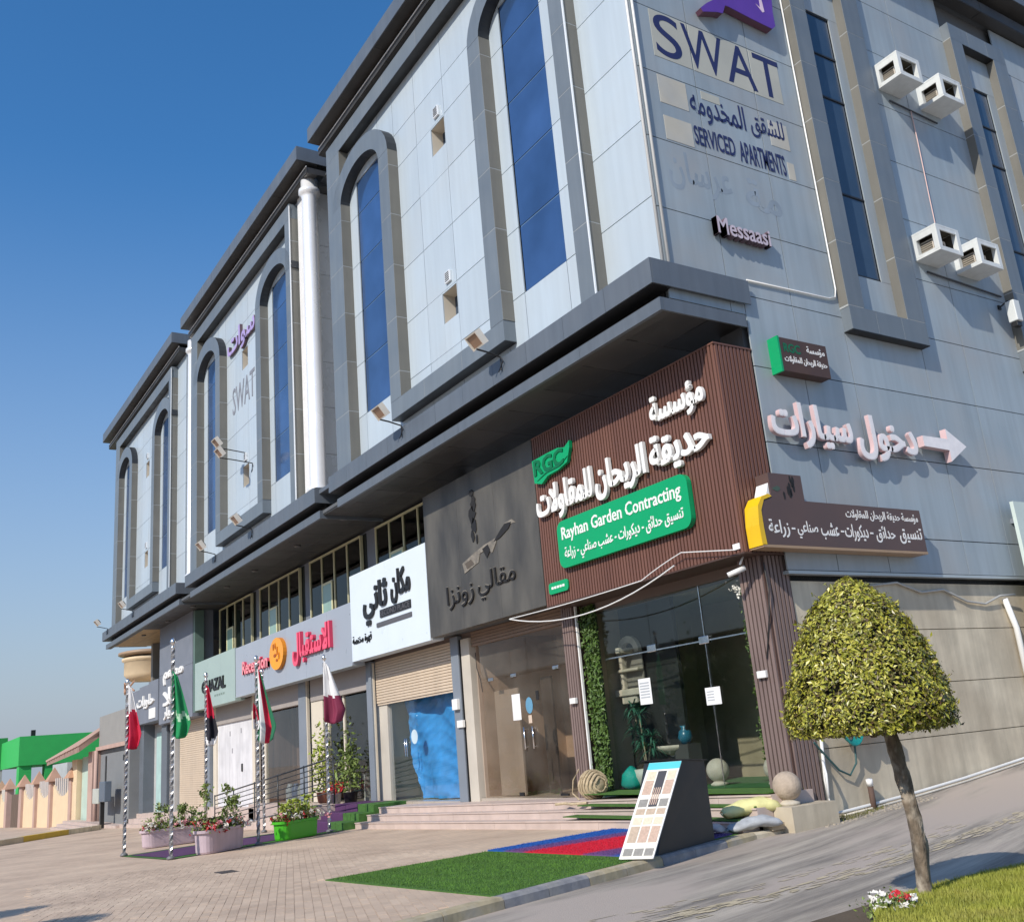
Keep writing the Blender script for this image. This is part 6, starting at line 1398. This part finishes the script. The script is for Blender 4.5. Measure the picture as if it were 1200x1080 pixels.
# cream villa with a round balcony behind the block
vil = thing('cream_villa', (-92, 22, -2), 'cream villa with a round balcony seen under the left end of the block', 'building')
box('wall', (-93, 21.5, -2.4), (-84, 32, 11.2), cr_m, vil); lathe('round_balcony', [(1.7, 0), (2.1, .5), (2.1, 1.6), (2.3, 1.7), (2.3, 1.9), (2.0, 2.0), (.1, 2.1)], (-91.0, 20.6, 9.55), cr_m, vil, 24)
lathe('roof_trim', [(2.3, 0), (2.6, .1), (2.6, .3), (2.2, .4)], (-91.0, 20.6, 11.65), mat('tan_trim'), vil, 24)
tubes('balcony_lattice', [[(-93, 19, 8.6), (-91.2, 18.6, 9.4)], [(-93, 19, 9.4), (-91.2, 18.6, 8.6)], [(-91.2, 18.6, 8.6), (-89.4, 19, 9.4)], [(-91.2, 18.6, 9.4), (-89.4, 19, 8.6)]], .08, mat('terracotta_cap'), vil, 6)
# kerbs at the far left
yk = mat('kerb_yellow', (.55,.38,.05), .8, var=.15)
kf = thing('far_kerb', (-52, 7, -.8), None, None); kf['kind'] = 'structure'
pth = [(-47.2,3.6),(-49.4,5.0),(-51.3,6.0),(-53.5,7.3),(-55.9,8.6),(-57.4,9.9),(-58.6,10.6)]
for i, ((x0,y0),(x1,y1)) in enumerate(zip(pth, pth[1:])):
    z0, z1 = G(x0,0), G(x1,0); d = V((x1-x0, y1-y0, 0)).normalized(); nn = V((-d.y, d.x, 0))*-.35
    h = .24; m_ = yk if i in (2, 3) else concrete
    vs = [(x0,y0,z0-.2),(x1,y1,z1-.2),(x1+nn.x,y1+nn.y,z1-.2),(x0+nn.x,y0+nn.y,z0-.2),(x0,y0,z0+h),(x1,y1,z1+h),(x1+nn.x,y1+nn.y,z1+h),(x0+nn.x,y0+nn.y,z0+h)]
    mesh('kerb_stone', vs, BF, m_, kf)
ss = thing('stone_steps', (-62, 11, -1), 'low stone steps in front of the turquoise gate', 'steps')
for k in range(3): box('step', (-72, 10.4+.35*k, -1.8), (-60.5, 11.9, -1.0+.15*k), step_m, ss)

# ------------------------------------------------------------------ across the street, behind the camera: what the shop windows mirror
op = thing('villa', (-60, -34, 0), 'two storey beige villa with a brown parapet across the street, behind the camera', 'building')
box('wall', (-110, -44, -3), (-22, -30, 7.0), mat('beige_villa', (.42,.34,.25), .85, var=.06), op); box('parapet', (-110.2, -44, 7.0), (-21.8, -29.8, 8.6), mat('brown_parapet', (.12,.07,.05), .8), op)
for k in range(15): box('window', (-107+5.5*k, -29.98, 3.5), (-105+5.5*k, -29.9, 5.2), blue_gl2, op)
for k in range(15): box('window', (-107+5.5*k, -29.98, .6), (-105+5.5*k, -29.9, 2.2), blue_gl2, op)
for x, y, h in [(-52, -24, 6.5), (-41, -22, 7.0)]:
    t = thing('street_tree', (x, y, -.1), 'dense dark street tree behind the camera, %s' % ('the one farther away' if x < -45 else 'the nearer one'), 'tree'); tube('trunk', [(x, y, -.1), (x+.1, y, h*.5)], [.18,.12], bark, t, 10); q = random.Random(int(h*10))
    leaves('crown', [(x+q.gauss(0,1.5), y+q.gauss(0,1.5), h*.62+q.gauss(0,1.2)) for _ in range(9000)], leaf_g, t, .16, 7)

dc = box('drain_cover', (-17.9, 5.15, G(-17.7,0)+.006), (-17.45, 5.45, G(-17.7,0)+.016), mat('dark_iron_cover', (.07,.06,.055), .7, .3, var=.3)); tag(dc, 'small dark drain cover in the paving left of the green turf mat', 'drain cover')
